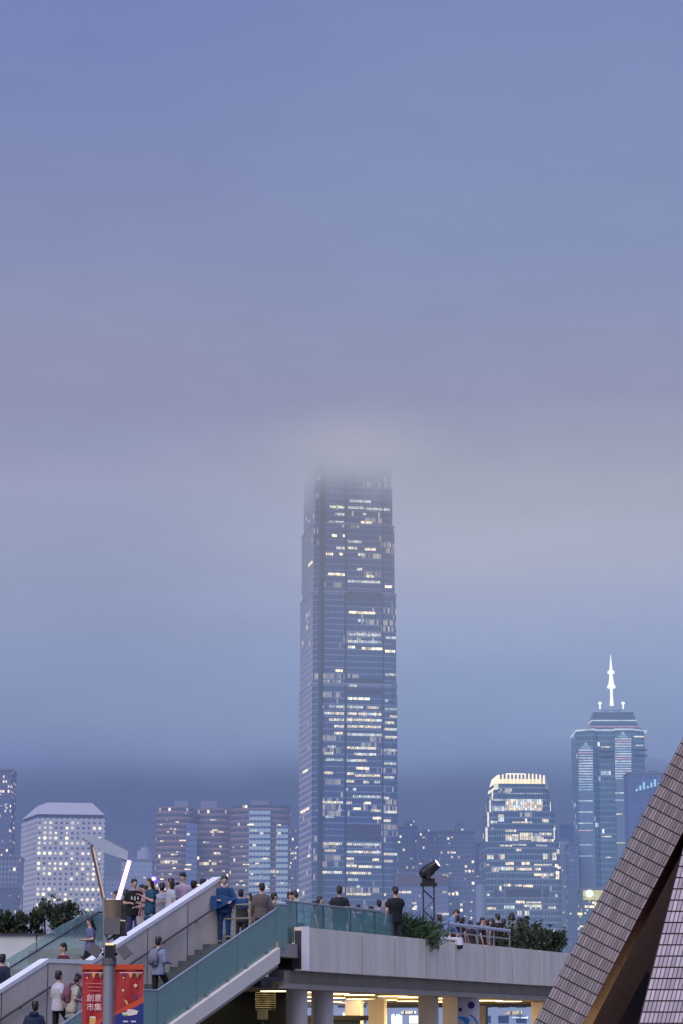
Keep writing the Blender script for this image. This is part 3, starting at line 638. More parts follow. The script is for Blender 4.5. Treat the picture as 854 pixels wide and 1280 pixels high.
# --- spired tower
def spired():
    Y = 1680; S = Y / F; c = W(765, 890, Y + 26); cy = Y + 26
    root = T('skyscraper', 'blue glass tower with a white lit mast and glowing striped shafts', 'skyscraper', (c.x, cy, .2), GRP)
    m = facade('spired_curtain_wall', RGB(120, 150, 172), RGB(70, 104, 140), 1.8, 4.0, .8, .7, .01, .02, 4, (.9, .95, 1), .8, .25)
    zt = ZZ(911, Y)
    def X(px): return W(px, 940, Y).x
    P = [(X(722), Y + 8), (X(742), Y), (X(748), Y + 5), (X(768), Y + 5), (X(770), Y), (X(790), Y), (X(808), Y + 8), (X(808), Y + 45), (X(722), Y + 45)]
    b = MB(); b.prism(P, .2, zt); b.build('curtain_wall', m, root)
    dk = mat('recess_blue', RGB(40, 60, 100), .4)
    n = Vector((0, -1, 0)); p5 = Vector((0, Y + 5, 0)); p0 = Vector((0, Y, 0))
    panel_on(root, 'dark_recess', dk, p5, n, 742.5, 749, 915, 1120, .3)
    for y in (938, 945): panel_on(root, 'plant_floor', dk, p5, n, 749, 768, y, y + 3, .3); 
    for y in (938, 945): panel_on(root, 'plant_floor', dk, Vector((0, Y + 8, 0)), n, 791, 807.5, y, y + 2.4, 8)
    tr = glow('roof_edge_light', (.75, .85, 1), 1.2, .5, .08); tp = glow('roof_edge_pink', (1, .6, .8), .6, .4, .08)
    cx2 = c.x
    tiers = [(911, 905, 80, 60, 'mid'), (905, 897, 62, 56, 'mid'), (897, 886, 56, 50, 'dark'), (886, 882, 40, 20, 'mid')]
    body = mat('crown_glass', RGB(84, 112, 146), .35)
    z = zt
    for y0, y1, w0, w1, kk in tiers:
        bb = MB(); bb.prism(plan(cx2, cy, w0 * S, w0 * S * .7, 0), ZZ(y0, Y), ZZ(y1, Y), plan(cx2, cy, w1 * S, w1 * S * .7, 0)); bb.build('roof_tier', body, root)
        bb = MB(); bb.prism(plan(cx2, cy, w0 * S + .8, w0 * S * .7 + .8, 0), ZZ(y0, Y) - .5, ZZ(y0, Y) + .35); bb.build('roof_edge_strip', tr if y0 != 905 else tp, root)
    bb = MB(); bb.prism(scaled(P, (cx2, cy), 1.01), zt - .9, zt + .2); bb.build('roof_edge_strip', tr, root)
    # mast
    wm_ = glow('mast_light', (.92, .95, 1), 2.0, .25, .2); bb = MB(); cyy = cy
    prof = [(882, 2.3), (872, 1.5), (866, 1.4), (861, 1.6), (860, 4.6), (857, 4.6), (856, 3.2), (850, 2.4), (843, 1.7), (842, 3.9), (839, 3.9), (838, 1.9), (836, 1.5), (830, 1.1), (818, .12)]
    for (ya, ra), (yb, rb) in zip(prof, prof[1:]): bb.tube((cx2, cyy, ZZ(ya, cyy)), (cx2, cyy, ZZ(yb, cyy)), ra * .62, rb * .62, 12)
    bb.build('mast', wm_, root)
    for px in (750, 779):
        q = W(px, 880, cyy); bb = MB(); bb.tube((q.x, cyy, ZZ(886, cyy)), (q.x, cyy, ZZ(880, cyy)), .5, .4, 6); bb.ell((q.x, cyy, ZZ(879, cyy)), (1.3, 1.3, 1)); bb.build('roof_floodlight', wm_, root)
    rr = random.Random(8)
    sm = [glow('shaft_stripe_white', (.8, .88, 1), 1.2, .5, .25), glow('shaft_stripe_pink', (1, .62, .82), 1.0, .5, .25), glow('shaft_stripe_blue', (.5, .75, 1), 1.0, .5, .25)]
    sh = mat('shaft_glass', RGB(130, 160, 190), .4)
    for x0, x1, ya, yb, dens in ((723, 741.5, 927, 1080, 3.3), (768.5, 789.5, 913, 1000, 3.1)):
        pp = Vector((0, Y - 1.4, 0)); bb = MB(); w0, w1 = X(x0), X(x1); zb = ZZ(ya + 9, Y)
        bb.prism([(w0, Y - 1), (w1, Y - 1), (w1, Y + 9), (w0, Y + 9)], .2 if x0 < 750 else 40, zb)
        bb.hexa([(w0, Y - 1, zb), (w1, Y - 1, zb), ((w0 + w1) / 2, Y - 1, ZZ(ya, Y))], [(w0, Y + 9, zb), (w1, Y + 9, zb), ((w0 + w1) / 2, Y + 9, ZZ(ya, Y))])
        bb.build('glass_shaft', sh, root)
        y = ya + 10; k = 0
        while y < yb:
            panel_on(root, 'light_stripe', rr.choice((sm[0], sm[0], sm[1], sm[2])), Vector((0, Y - 1, 0)), n, x0 + .4, x1 - .4, y, y + 1.3, .3)
            k += 1; y += dens if y < ya + 58 else (rr.choice((9, 14, 18)))
        for j in range(3): panel_on(root, 'light_stripe', sm[2] if j else sm[0], Vector((0, Y - 1, 0)), n, (x0 + x1) / 2 - 1.5 - 2.2 * j, (x0 + x1) / 2 + 1.5 + 2.2 * j, ya + 2.5 + 2.4 * j, ya + 3.6 + 2.4 * j, .3)
    for x0, x1, y in ((752, 762, 933), (770, 778, 1017), (783, 790, 1030), (757, 764, 1071), (752, 765, 1045), (771, 783, 1053), (792, 805, 920), (795, 804, 931)): panel_on(root, 'lit_window', LN, Vector((0, Y - 1, 0)), n, x0, x1, y, y + 1.6, .5)
spired()
# low lit block with a round sign
rt, ct, wt, ztt = block('low dark block carrying a yellow lit sign with a white disc', 726, 775, 1112, 1420, RGB(70, 104, 116), RGB(58, 84, 110), 2.6, 3.2, p1=.1, p2=.1, name='low_block', lits=8, seed=21, s=1.4)
n0 = Vector((0, -1, 0)); p0 = Vector((0, 1420, 0))
panel_on(rt, 'sign_panel', glow('yellow_sign_light', (1, .88, .32), 1.0, .5, .5), p0, n0, 729, 756, 1113, 1125, .8, th=.5)
q = W(737, 1117, 1418); b = MB(); b.quad([q + Vector((2.3 * math.cos(k * .524), 0, 2.3 * math.sin(k * .524))) for k in range(12)]); b.build('sign_disc', glow('white_green_disc', (.85, 1, .9), 1.6), rt)
for x0, x1, y0, y1 in ((731, 744, 1132, 1135), (740, 745, 1127, 1130), (722, 728, 1141, 1144), (725, 731, 1157, 1159)): panel_on(rt, 'lit_window', LW, p0, n0, x0, x1, y0, y1, .9)

# ------------------------------------------------------------------ the footbridge deck, stairs and everything on it
U = Vector((.616, .788, 0)); N = Vector((.788, -.616, 0)); A0 = Vector((-3.46, 64, E))
def SP_(t, w, z=0): return A0 - U * t + N * w + Vector((0, 0, z))
def nos(t):      # stair surface height above the eye
    if t <= 0: return 2.55
    if t <= 4.4: return 2.55 - .15 / .3143 * t
    if t <= 5.9: return .45
    return max(-1.6, .45 - .15 / .3143 * (t - 5.9))
def wtop(t):
    if t <= 4.4: return 4.13 - .15 / .3143 * t
    if t <= 5.9: return 4.13 - 2.1
    return 4.13 - 2.1 - .15 / .3143 * (t - 5.9)
conc = concrete('pale_concrete', RGB(204, 192, 182)[:3]); concw = concrete('white_wall_paint', RGB(196, 204, 208)[:3], .08)
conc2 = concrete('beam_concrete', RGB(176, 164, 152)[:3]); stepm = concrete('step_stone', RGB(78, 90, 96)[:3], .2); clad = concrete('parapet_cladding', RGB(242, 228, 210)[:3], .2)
teal = glass_mat('teal_stair_glass', (.46, .58, .58), RGB(130, 160, 152)[:3], .50, .16)
clear = glass_mat('pale_deck_glass', (.72, .86, .86), RGB(140, 178, 180)[:3], .20, .08)
far_glass = glass_mat('pale_green_stair_glass', (.86, .94, .92), RGB(180, 206, 206)[:3], .3, .08)
steel = mat('brushed_rail_steel', RGB(150, 156, 160), .35, .6); rust = mat('dark_handrail', RGB(66, 70, 82), .5, .2); bronze = mat('dull_brass_rail', RGB(150, 148, 132), .45, .4)

# deck
DV = Vector((.4226, .9063, 0)); D0 = Vector((-1.03, 63.9, E)); DN = Vector((-.9063, .4226, 0))   # DN points back from the edge
def DP(s, b=0, z=0): return D0 + DV * s + DN * b + Vector((0, 0, z))
root_bridge = root = T('footbridge', 'concrete footbridge deck with pale clad parapet, crowd standing on top', 'footbridge', (D0.x, D0.y, 0))
b = MB(); fl = 2.55
def slab(b, pts, z0, z1): b.prism([(p.x, p.y) for p in pts], z0, z1)
Lk = 34
left_pts = [SP_(0, 2.3), SP_(0, .0), SP_(0, -4.6), SP_(-14, -4.6)]
slab(b, [DP(.1, .12), DP(Lk, .12), DP(Lk, 14), SP_(-16, -6.5), SP_(0, -6.5), SP_(0, 2.35)], E + fl - .35, E + fl)
b.build('deck_slab', conc2, root)
# parapet panels
seams = [0, 1.72] + []
px_seams = [453, 494, 533, 570, 606, 640, 674, 706, 736]
def s_at(px):
    r = ray(px, 1180); k = r.x / r.y
    return (k * D0.y - D0.x) / (DV.x - k * DV.y)
edges = [0] + [s_at(p) for p in px_seams] + [s_at(736) + 3 * k for k in (1, 2, 3, 4)]
for a, c in zip(edges, edges[1:]):
    g = .028; zb, zt = 1.88, 2.99
    b = MB(); b.hexa([DP(a + g, 0, zb), DP(c - g, 0, zb), DP(c - g, .22, zb), DP(a + g, .22, zb)], [DP(a + g, 0, zt), DP(c - g, 0, zt), DP(c - g, .22, zt), DP(a + g, .22, zt)]); b.build('parapet_panel', clad, root)
b = MB(); b.hexa([DP(0, .02, 1.93), DP(Lk, .02, 1.93), DP(Lk, .2, 1.93), DP(0, .2, 1.93)], [DP(0, .02, 2.9), DP(Lk, .02, 2.9), DP(Lk, .2, 2.9), DP(0, .2, 2.9)]); b.build('parapet_backing', mat('joint_dark', (.03, .03, .04)), root)
e0, e1 = DP(0, 0), DP(-.02, 0) + Vector((-.26, .95, 0))
endm = concrete('end_cladding', RGB(224, 222, 228)[:3], .05)
b = MB(); b.hexa([e0 + Vector((0, 0, 1.88)), e0 + Vector((.2, .1, 1.88)), e1 + Vector((.2, .1, 1.88)), e1 + Vector((0, 0, 1.88))], [e0 + Vector((0, 0, 3.0)), e0 + Vector((.2, .1, 3.0)), e1 + Vector((.2, .1, 3.0)), e1 + Vector((0, 0, 3.0))]); b.build('end_panel', endm, root)
# beams below
def beam(a, c, b0, b1, z0, z1, m, nm='edge_beam'):
    b = MB(); b.hexa([DP(a, b0, z0), DP(c, b0, z0), DP(c, b1, z0), DP(a, b1, z0)], [DP(a, b0, z1), DP(c, b0, z1), DP(c, b1, z1), DP(a, b1, z1)]); return b.build(nm, m, root)
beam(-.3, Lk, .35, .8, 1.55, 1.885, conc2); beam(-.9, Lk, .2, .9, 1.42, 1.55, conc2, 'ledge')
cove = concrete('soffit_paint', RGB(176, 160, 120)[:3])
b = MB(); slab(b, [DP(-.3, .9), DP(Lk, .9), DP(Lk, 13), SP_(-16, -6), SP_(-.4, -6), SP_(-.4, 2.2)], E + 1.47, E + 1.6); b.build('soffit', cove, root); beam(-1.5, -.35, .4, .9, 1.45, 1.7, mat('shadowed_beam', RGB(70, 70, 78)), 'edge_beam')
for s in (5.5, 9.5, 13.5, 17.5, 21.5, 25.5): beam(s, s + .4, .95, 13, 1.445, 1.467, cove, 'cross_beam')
cl = glow('ceiling_lamp_glow', (1, .76, .38), 5)
for i, s in enumerate([3.0, 4.6, 6.6, 8.4, 10.8, 12.4, 14.6, 16.4, 18.6, 20.4]):
    for j, bb_ in enumerate((2.2, 5.0, 8)):
        q = DP(s, bb_, 1.43); lt = T('ceiling_lamp', 'warm round ceiling lamp under the footbridge deck', 'ceiling lamp', q, 'warm ceiling lamps under the deck')
        b = MB(); b.tube(q, q + Vector((0, 0, .036)), .45, .45, 16); b.build('diffuser', cl, lt)
        b = MB(); b.tube(q + Vector((0, 0, .01)), q + Vector((0, 0, .038)), .5, .5, 16); b.build('trim_ring', steel, lt)
for s, bb_ in ((6, 5), (10, 4), (15, 4), (20, 4)):
    l = bpy.data.objects.new('under_deck_lamp', bpy.data.lights.new('under_deck_lamp', 'POINT')); COL.objects.link(l); l.location = DP(s, bb_, .6); l.data.energy = 170; l.data.color = (1, .68, .28); l.data.shadow_soft_size = .5
# columns
cpaint = concrete('column_paint', RGB(210, 200, 190)[:3], .12)
def place(px, back):       # point of the deck line 'back' metres behind its edge seen at column px
    r = ray(px, 1250); k = r.x / r.y; o = D0 + DN * back
    s = (k * o.y - o.x) / (DV.x - k * DV.y); return o + DV * s
for i, (px, bk, r) in enumerate(((371, .62, .285), (403, .75, .30))):
    q = place(px, bk); c_ = T('round_column', ('leftmost round grey column under the deck, beside the stairs' if i == 0 else 'second round grey column under the deck, nearer the lit ceiling'), 'column', (q.x, q.y, 0), 'columns under the deck')
    b = MB(); b.tube((q.x, q.y, .0), (q.x, q.y, E + 1.42), r, r, 28); b.build('shaft', cpaint, c_)
    b = MB(); b.tube((q.x, q.y, 0), (q.x, q.y, .12), r + .04, r + .04, 28); b.build('base_ring', conc2, c_)
sq = [(535.5, .9, .52, 'square column left of the pair beside the white and blue poster', cpaint), (564, 1.0, .46, 'square column carrying the white and blue poster', cpaint), (673, 1.6, .44, 'square yellow-lit column beside the tiled buttress', cpaint), (443, 5.5, .5, 'yellow-lit column deep under the deck, behind the kiosk', cpaint), (472, 4.2, .5, 'yellow-lit column deep under the deck, right of the kiosk', cpaint), (600, 6.0, .5, 'yellow-lit column deep under the deck, right of the poster', cpaint)]
for px, bk, w, lab, m in sq:
    q = place(px, bk); c_ = T('square_column', lab, 'column', (q.x, q.y, 0), 'columns under the deck'); M = Matrix.Translation((q.x, q.y, 0)) @ Matrix.Rotation(R(-12), 4, 'Z')
    b = MB(); b.box((-w / 2, -w / 2, 0), (w / 2, w / 2, E + 1.42), M); b.build('shaft', m, c_); b = MB(); b.box((-w / 2 - .03, -w / 2 - .03, 0), (w / 2 + .03, w / 2 + .03, .15), M); b.build('base', conc2, c_)
# poster on the column
q = place(585, .62); pr = T('poster', 'white poster with a blue swimming figure and dark blue dots on a column', 'poster', (q.x, q.y, 1.6))
def flat(parent, name, m, pts, Yq):
    b = MB(); b.quad([W(x, y, Yq) for x, y in pts]); return b.build(name, m, parent)
def disc_px(x, y, r, n=14): return [(x + r * math.cos(2 * math.pi * k / n), y - r * math.sin(2 * math.pi * k / n)) for k in range(n)]
yq = q.y - .3
pw = mat('poster_white', RGB(190, 190, 205), .6, var=.03)
b = MB(); p = [W(570.5, 1290, yq), W(599.5, 1290, yq), W(599.5, 1247.5, yq), W(570.5, 1245, yq)]; b.hexa([v + Vector((0, .05, 0)) for v in (p[0], p[1])] + [p[1], p[0]], [v + Vector((0, .05, 0)) for v in (p[3], p[2])] + [p[2], p[3]]); b.build('board', pw, pr)
flat(pr, 'dark_dot', mat('poster_navy', RGB(38, 34, 110), .6), disc_px(589, 1256.5, 4.6), yq - .006); flat(pr, 'dark_dot', MATS['poster_navy'], disc_px(575.5, 1262, 2.5), yq - .006)
bl = mat('poster_blue', RGB(30, 130, 195), .6)
flat(pr, 'blue_figure', bl, [(572.5, 1271), (578, 1270.5), (584, 1272), (587.5, 1275), (586, 1280), (582, 1286), (577, 1286), (581, 1279), (578, 1275), (573, 1273.2)], yq - .006)
flat(pr, 'blue_swoosh', bl, [(584, 1267.5), (590, 1269), (595, 1273), (598, 1279), (598.5, 1286), (597, 1286), (595.5, 1279), (592, 1273.5), (588, 1270)], yq - .006)
# kiosk with flat roof
q = place(434, 2.6); kz = ZZ(1271, q.y); kr = T('kiosk', 'small grey kiosk with a flat overhanging roof under the deck', 'kiosk', (q.x - .3, q.y, 0))
b = MB(); b.box((q.x - 1.2, q.y - .5, 0), (q.x + .38, q.y + .7, kz - .1)); b.build('wall', mat('kiosk_grey', RGB(112, 110, 112), .7), kr)
b = MB(); b.box((q.x - 1.3, q.y - .65, kz - .1), (q.x + .62, q.y + .9, kz + .03)); b.build('roof', mat('kiosk_roof', RGB(96, 92, 84), .7), kr)
b = MB(); b.box((q.x - 1.0, q.y - .53, 1.0), (q.x + .2, q.y - .505, 1.9)); b.build('counter_window', mat('dark_glazing', RGB(40, 46, 58), .2), kr)
# pier building seen through the gaps
rt, ct, wt, ztt = block('low white pier building seen under the deck', 380, 700, 1253, 420, RGB(150, 160, 190), RGB(60, 76, 118), 3.0, 2.6, depth=14, name='pier_building', lits=0, p1=.1, p2=.1, s=1.2, col=(.9, 1, .9))
for x0, x1, y0, y1, m in ((428, 436, 1266, 1270, LN), (502, 520, 1264, 1267, LN), (632, 652, 1264, 1268, LN), (490, 500, 1268, 1270, LB), (640, 660, 1271, 1273, LB)): panel_on(rt, 'lit_window', m, Vector((0, 420, 0)), n0, x0, x1, y0, y1, .2)

# staircase
sr = T('staircase', 'broad stone staircase climbing right to the footbridge deck', 'staircase', (A0.x, A0.y, 0))
def flight(nm, w0, w1, t0, h0, n):
    b = MB()
    for i in range(n):
        ta = t0 + i * .3143; z = h0 - .15 * (i + 1)
        b.hexa([SP_(ta, w0, z - .35), SP_(ta + .3143, w0, z - .35), SP_(ta + .3143, w1, z - .35), SP_(ta, w1, z - .35)][::-1], [SP_(ta, w0, z), SP_(ta + .3143, w0, z), SP_(ta + .3143, w1, z), SP_(ta, w1, z)][::-1])
    return b.build(nm, stepm, sr)
for (w0, w1) in ((.12, 2.2), (-3.9, -.12)):
    flight('step_flight', w0, w1, 0, 2.55 + (.14 if w0 > 0 else 0), 14); flight('step_flight', w0, w1, 5.9, .45, 13)
    b = MB(); b.hexa([SP_(4.4, w0, .1), SP_(5.9, w0, .1), SP_(5.9, w1, .1), SP_(4.4, w1, .1)][::-1], [SP_(4.4, w0, .45), SP_(5.9, w0, .45), SP_(5.9, w1, .45), SP_(4.4, w1, .45)][::-1]); b.build('landing', stepm, sr)
# near stringer
def strip(pts, w0, w1):   # pts: (t, zlo, zhi)
    b = MB()
    for (ta, la, ha), (tb, lb, hb) in zip(pts, pts[1:]):
        b.hexa([SP_(ta, w0, la), SP_(tb, w0, lb), SP_(tb, w1, lb), SP_(ta, w1, la)][::-1], [SP_(ta, w0, ha), SP_(tb, w0, hb), SP_(tb, w1, hb), SP_(ta, w1, ha)][::-1])
    return b
strw = concrete('stringer_paint', RGB(220, 212, 204)[:3], .08)
tt = [0, 4.4, 5.9, 9.9]
strip([(t_, nos(t_) - .52, nos(t_) - .14) for t_ in tt], 2.2, 2.42).build('stringer', strw, sr)
strip([(t_, nos(t_) - .62, nos(t_) - .54) for t_ in tt], 2.22, 2.36).build('stringer_lip', conc2, sr)
# centre wall
cw = T('stair_wall', 'solid concrete wall with a pale coping dividing the staircase', 'wall', SP_(2.5, 0, -E))
tw = [-.35, 0, 4.4, 5.9, 10]
strip([(t_, max(-1.6, nos(t_) - .4), wtop(max(t_, -.35)) - .1) for t_ in tw], -.11, .11).build('wall', conc, cw)
cop = concrete('coping', RGB(222, 222, 226)[:3], .05)
strip([(t_, wtop(t_) - .1, wtop(t_)) for t_ in tw], -.16, .13).build('coping', cop, cw)
jm = mat('joint_line', (.05, .05, .055), .9)
for t_ in (.9, 2.4, 3.9, 4.4, 5.9, 7.4, 8.9):
    b = MB(); zl, zh = max(-1.5, nos(t_) - .38), wtop(t_) - .11; b.hexa([SP_(t_, .1, zl), SP_(t_ + .022, .1, zl), SP_(t_ + .022, .114, zl), SP_(t_, .114, zl)], [SP_(t_, .1, zh), SP_(t_ + .022, .1, zh), SP_(t_ + .022, .114, zh), SP_(t_, .114, zh)]); b.build('panel_joint', jm, cw)
hr = T('handrail', 'dark metal handrail fixed to the near face of the stair wall', 'handrail', SP_(2.5, .2, -E))
b = MB(); ht = [.05, 4.4, 5.9, 9.8]
for a, c in zip(ht, ht[1:]): b.tube(SP_(a, .19, wtop(a) - .68), SP_(c, .19, wtop(c) - .68), .026, n=8)
b.build('rail', rust, hr)
for t_ in (.6, 1.8, 3.0, 4.2, 5.6, 6.8, 8.0, 9.2):
    b = MB(); b.tube(SP_(t_, .11, wtop(t_) - .76), SP_(t_, .19, wtop(t_) - .69), .014, n=6); b.build('bracket', rust, hr)
# near glass balustrade
gb = T('glass_balustrade', 'teal glass balustrade along the near side of the stairs', 'balustrade', SP_(2.5, 2.3, -E))
def gpanel(t0, t1, w, lo, hi, m, par, nm='glass_panel'):
    strip([(t0 + .01, nos(t0) + lo, nos(t0) + hi), (t1 - .01, nos(t1) + lo, nos(t1) + hi)], w, w + .025).build(nm, m, par)
for a, c in ((0, 1.5), (1.5, 3.0), (3.0, 4.4), (4.4, 5.9), (5.9, 7.4), (7.4, 8.9), (8.9, 9.9)): gpanel(a, c, 2.26, -.16, .80, teal, gb)
b = MB(); rt_ = [0, 4.4, 5.9, 9.9]
for a, c in zip(rt_, rt_[1:]): b.tube(SP_(a, 2.27, nos(a) + .82), SP_(c, 2.27, nos(c) + .82), .03, n=8)
b.tube(SP_(0, 2.27, 3.37), SP_(-.14, 2.27, 3.49), .03, n=8)
b.tube(SP_(0, 2.27, 3.49), SP_(-.45, 2.27, 3.49), .03, n=8)
b.build('top_rail', steel, gb)
b = MB(); b.hexa([SP_(0, 2.26, 2.4), SP_(-.42, 2.26, 2.4), SP_(-.42, 2.285, 2.4), SP_(0, 2.285, 2.4)], [SP_(0, 2.26, 3.46), SP_(-.42, 2.26, 3.46), SP_(-.42, 2.285, 3.46), SP_(0, 2.285, 3.46)]); b.build('glass_panel', teal, gb)
for t_ in (.35, 1.15, 1.85, 2.65, 3.3, 4.1, 5.15, 6.2, 7.1, 7.7, 8.6):
    b = MB(); c_ = SP_(t_, 2.30, nos(t_) - .1); b.tube(c_, c_ + N * .03, .04, .04, 10); b.build('clamp', steel, gb)
# far glass balustrade
fb = T('glass_balustrade', 'pale green glass balustrade on the far side of the stairs', 'balustrade', SP_(2.5, -4, -E))
for a, c in ((-.3, 1.3), (1.3, 2.9), (2.9, 4.4), (4.4, 5.9), (5.9, 8), (8, 9.9)):
    strip([(a + .01, nos(a + .0) + .0, nos(a) + 1.2), (c - .01, nos(c) + .0, nos(c) + 1.2)], -3.95, -3.92).build('glass_panel', far_glass, fb)
b = MB()
for a, c in zip([-.3, 0, 4.4, 5.9], [0, 4.4, 5.9, 9.9]): b.tube(SP_(a, -3.9, nos(a) + .95), SP_(c, -3.9, nos(c) + .95), .025, n=8)
b.build('handrail', rust, fb)
# brass railing at the stair head
rl = T('metal_railing', 'dull brass-coloured railing with two posts at the top of the stairs', 'railing', SP_(-.4, .7, 2.55))
for k, w in enumerate((.15, .62, 1.12)):
    b = MB(); b.tube(SP_(-.35 , w, 2.55), SP_(-.35, w, 3.55), .03, n=8); b.build('post', bronze, rl)
b = MB()
for z in (2.75, 3.2, 3.55): b.tube(SP_(-.35, .1, z), SP_(-.35, 1.16, z), .024, n=8)
b.build('rails', bronze, rl)
# louvred wall and dark back wall under the stairs
q = W(330, 1260, 70); ur = T('louvred_wall', 'dark wall with a brightly lit louvred opening under the stairs', 'wall', (q.x, 70, 0))
b = MB(); z0, z1 = ZZ(1262, 70), ZZ(1238, 70)
xa, xb = W(250, 1250, 70).x, W(356, 1250, 70).x; la, lb = W(319, 1250, 70).x, W(345, 1250, 70).x
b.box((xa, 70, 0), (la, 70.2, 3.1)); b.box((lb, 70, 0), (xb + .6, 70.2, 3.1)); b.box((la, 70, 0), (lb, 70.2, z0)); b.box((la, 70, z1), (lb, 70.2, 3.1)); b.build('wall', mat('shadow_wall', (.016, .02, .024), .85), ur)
b = MB(); b.box((la, 70.25, z0), (lb, 70.3, z1)); b.build('lit_panel', glow('louvre_backlight', (1, .72, .3), .55, .8, 2.5), ur)
b = MB(); k = 9
for i in range(k):
    z = z0 + (z1 - z0) * (i + .5) / k; b.box((la, 69.97, z - .018), (lb, 70.2, z + .018))
b.build('louvre_blades', mat('louvre_dark', RGB(50, 46, 44)), ur)
q = W(328.5, 1268, 69.4); sg = T('notice_sign', 'small pale yellow notice on a dark post under the stairs', 'sign', (q.x, 69.4, 0))
b = MB(); b.box((q.x - .15, 69.36, q.z - .14), (q.x + .15, 69.4, q.z + .15)); b.build('panel', mat('notice_yellow', RGB(150, 150, 126), .7), sg)
b = MB(); b.tube((q.x, 69.44, 0), (q.x, 69.44, q.z + .1), .04, n=8); b.build('post', rust, sg)

# deck glass screens and rail
gs = T('glass_screen', 'clear glass screen with slim steel posts along the deck edge', 'glass screen', DP(3, .3, 2.99))
def dglass(a, c, z0, z1, m=clear, bk=.32):
    b = MB(); b.hexa([DP(a + .02, bk, z0), DP(c - .02, bk, z0), DP(c - .02, bk + .02, z0), DP(a + .02, bk + .02, z0)], [DP(a + .02, bk, z1), DP(c - .02, bk, z1), DP(c - .02, bk + .02, z1), DP(a + .02, bk + .02, z1)]); b.build('glass_panel', m, gs)
se = [-.25, s_at(385), s_at(418), s_at(452), s_at(482), s_at(512)]
for k_, (a, c) in enumerate(zip(se, se[1:])): dglass(a, c, 2.6, 3.62, teal if k_ == 0 else clear)
b = MB(); b.tube(DP(-.5, .33, 3.65), DP(s_at(448), .33, 3.65), .028, n=8); b.tube(DP(s_at(446), .33, 3.66), DP(s_at(490), .33, 3.66), .045, n=8); b.build('top_rail', steel, gs)
for s in se[1:]:
    b = MB(); b.tube(DP(s, .33, 2.55), DP(s, .33, 3.64), .022, n=6); b.build('post', rust, gs)
rr_ = T('metal_railing', 'long pale tubular rail above the parapet between the two bushes', 'railing', DP(13, .4, 2.99))
sa, sb = s_at(548), s_at(652)
b = MB(); b.tube(DP(sa, .4, 3.55), DP(sb, .4, 3.55), .05, n=8); b.build('top_rail', mat('pale_rail_paint', RGB(176, 182, 200), .4, .3), rr_)
b = MB(); b.tube(DP(sa, .4, 3.3), DP(sb, .4, 3.3), .02, n=8); b.build('lower_rail', steel, rr_)
for i in range(6):
    s = sa + (sb - sa) * i / 5; b = MB(); b.tube(DP(s, .4, 2.55), DP(s, .4, 3.53), .025, n=6); b.build('post', steel, rr_)
# surveillance camera
q = W(575, 1178, place(575, -.05).y); sc_ = T('security_camera', 'white dome security camera on an arm fixed to the parapet', 'camera', q)
wp = mat('camera_white', RGB(196, 198, 214), .4)
b = MB(); b.tube(q + Vector((-.55, .25, .12)), q + Vector((-.05, 0, .1)), .05, n=8); b.build('arm', wp, sc_)
b = MB(); b.tube(q + Vector((0, 0, .14)), q + Vector((0, 0, -.08)), .09, .12, 14); b.build('housing', wp, sc_)
b = MB(); b.ell(q + Vector((0, 0, -.1)), (.1, .1, .11)); b.build('lens_dome', mat('black_dome', (.02, .02, .03), .1), sc_)

# left planter wall and ledge
pw_ = T('planter_wall', 'white painted planter wall behind the stairs at the left edge', 'wall', (-9.5, 72, 0))
Yp = 72; za, zb = ZZ(1212, Yp), ZZ(1168.5, Yp); x0, x1 = W(-40, 1190, Yp).x, W(118, 1190, Yp).x
js = [x0, W(45.5, 1190, Yp).x, x1]
for a, c in zip(js, js[1:]):
    b = MB(); b.box((a + .02, Yp, za), (c - .02, Yp + .25, zb)); b.build('wall_panel', concw, pw_)
b = MB(); b.box((x0, Yp + .03, za), (x1, Yp + .2, zb - .02)); b.box((x0, Yp - .1, zb), (x1, Yp + .35, zb + .04)); b.build('capping', mat('capping_dark', RGB(60, 48, 66), .8), pw_)
b = MB(); b.box((x0, Yp - .5, za - .3), (x1 + 1, Yp + .3, za - .003)); b.box((x0, Yp - .8, za - .6), (x1 + 1, Yp + .3, za - .3)); b.box((x0, Yp + .05, 0), (x1 + 1, Yp + .3, za - .6)); b.build('ledge', conc2, pw_)

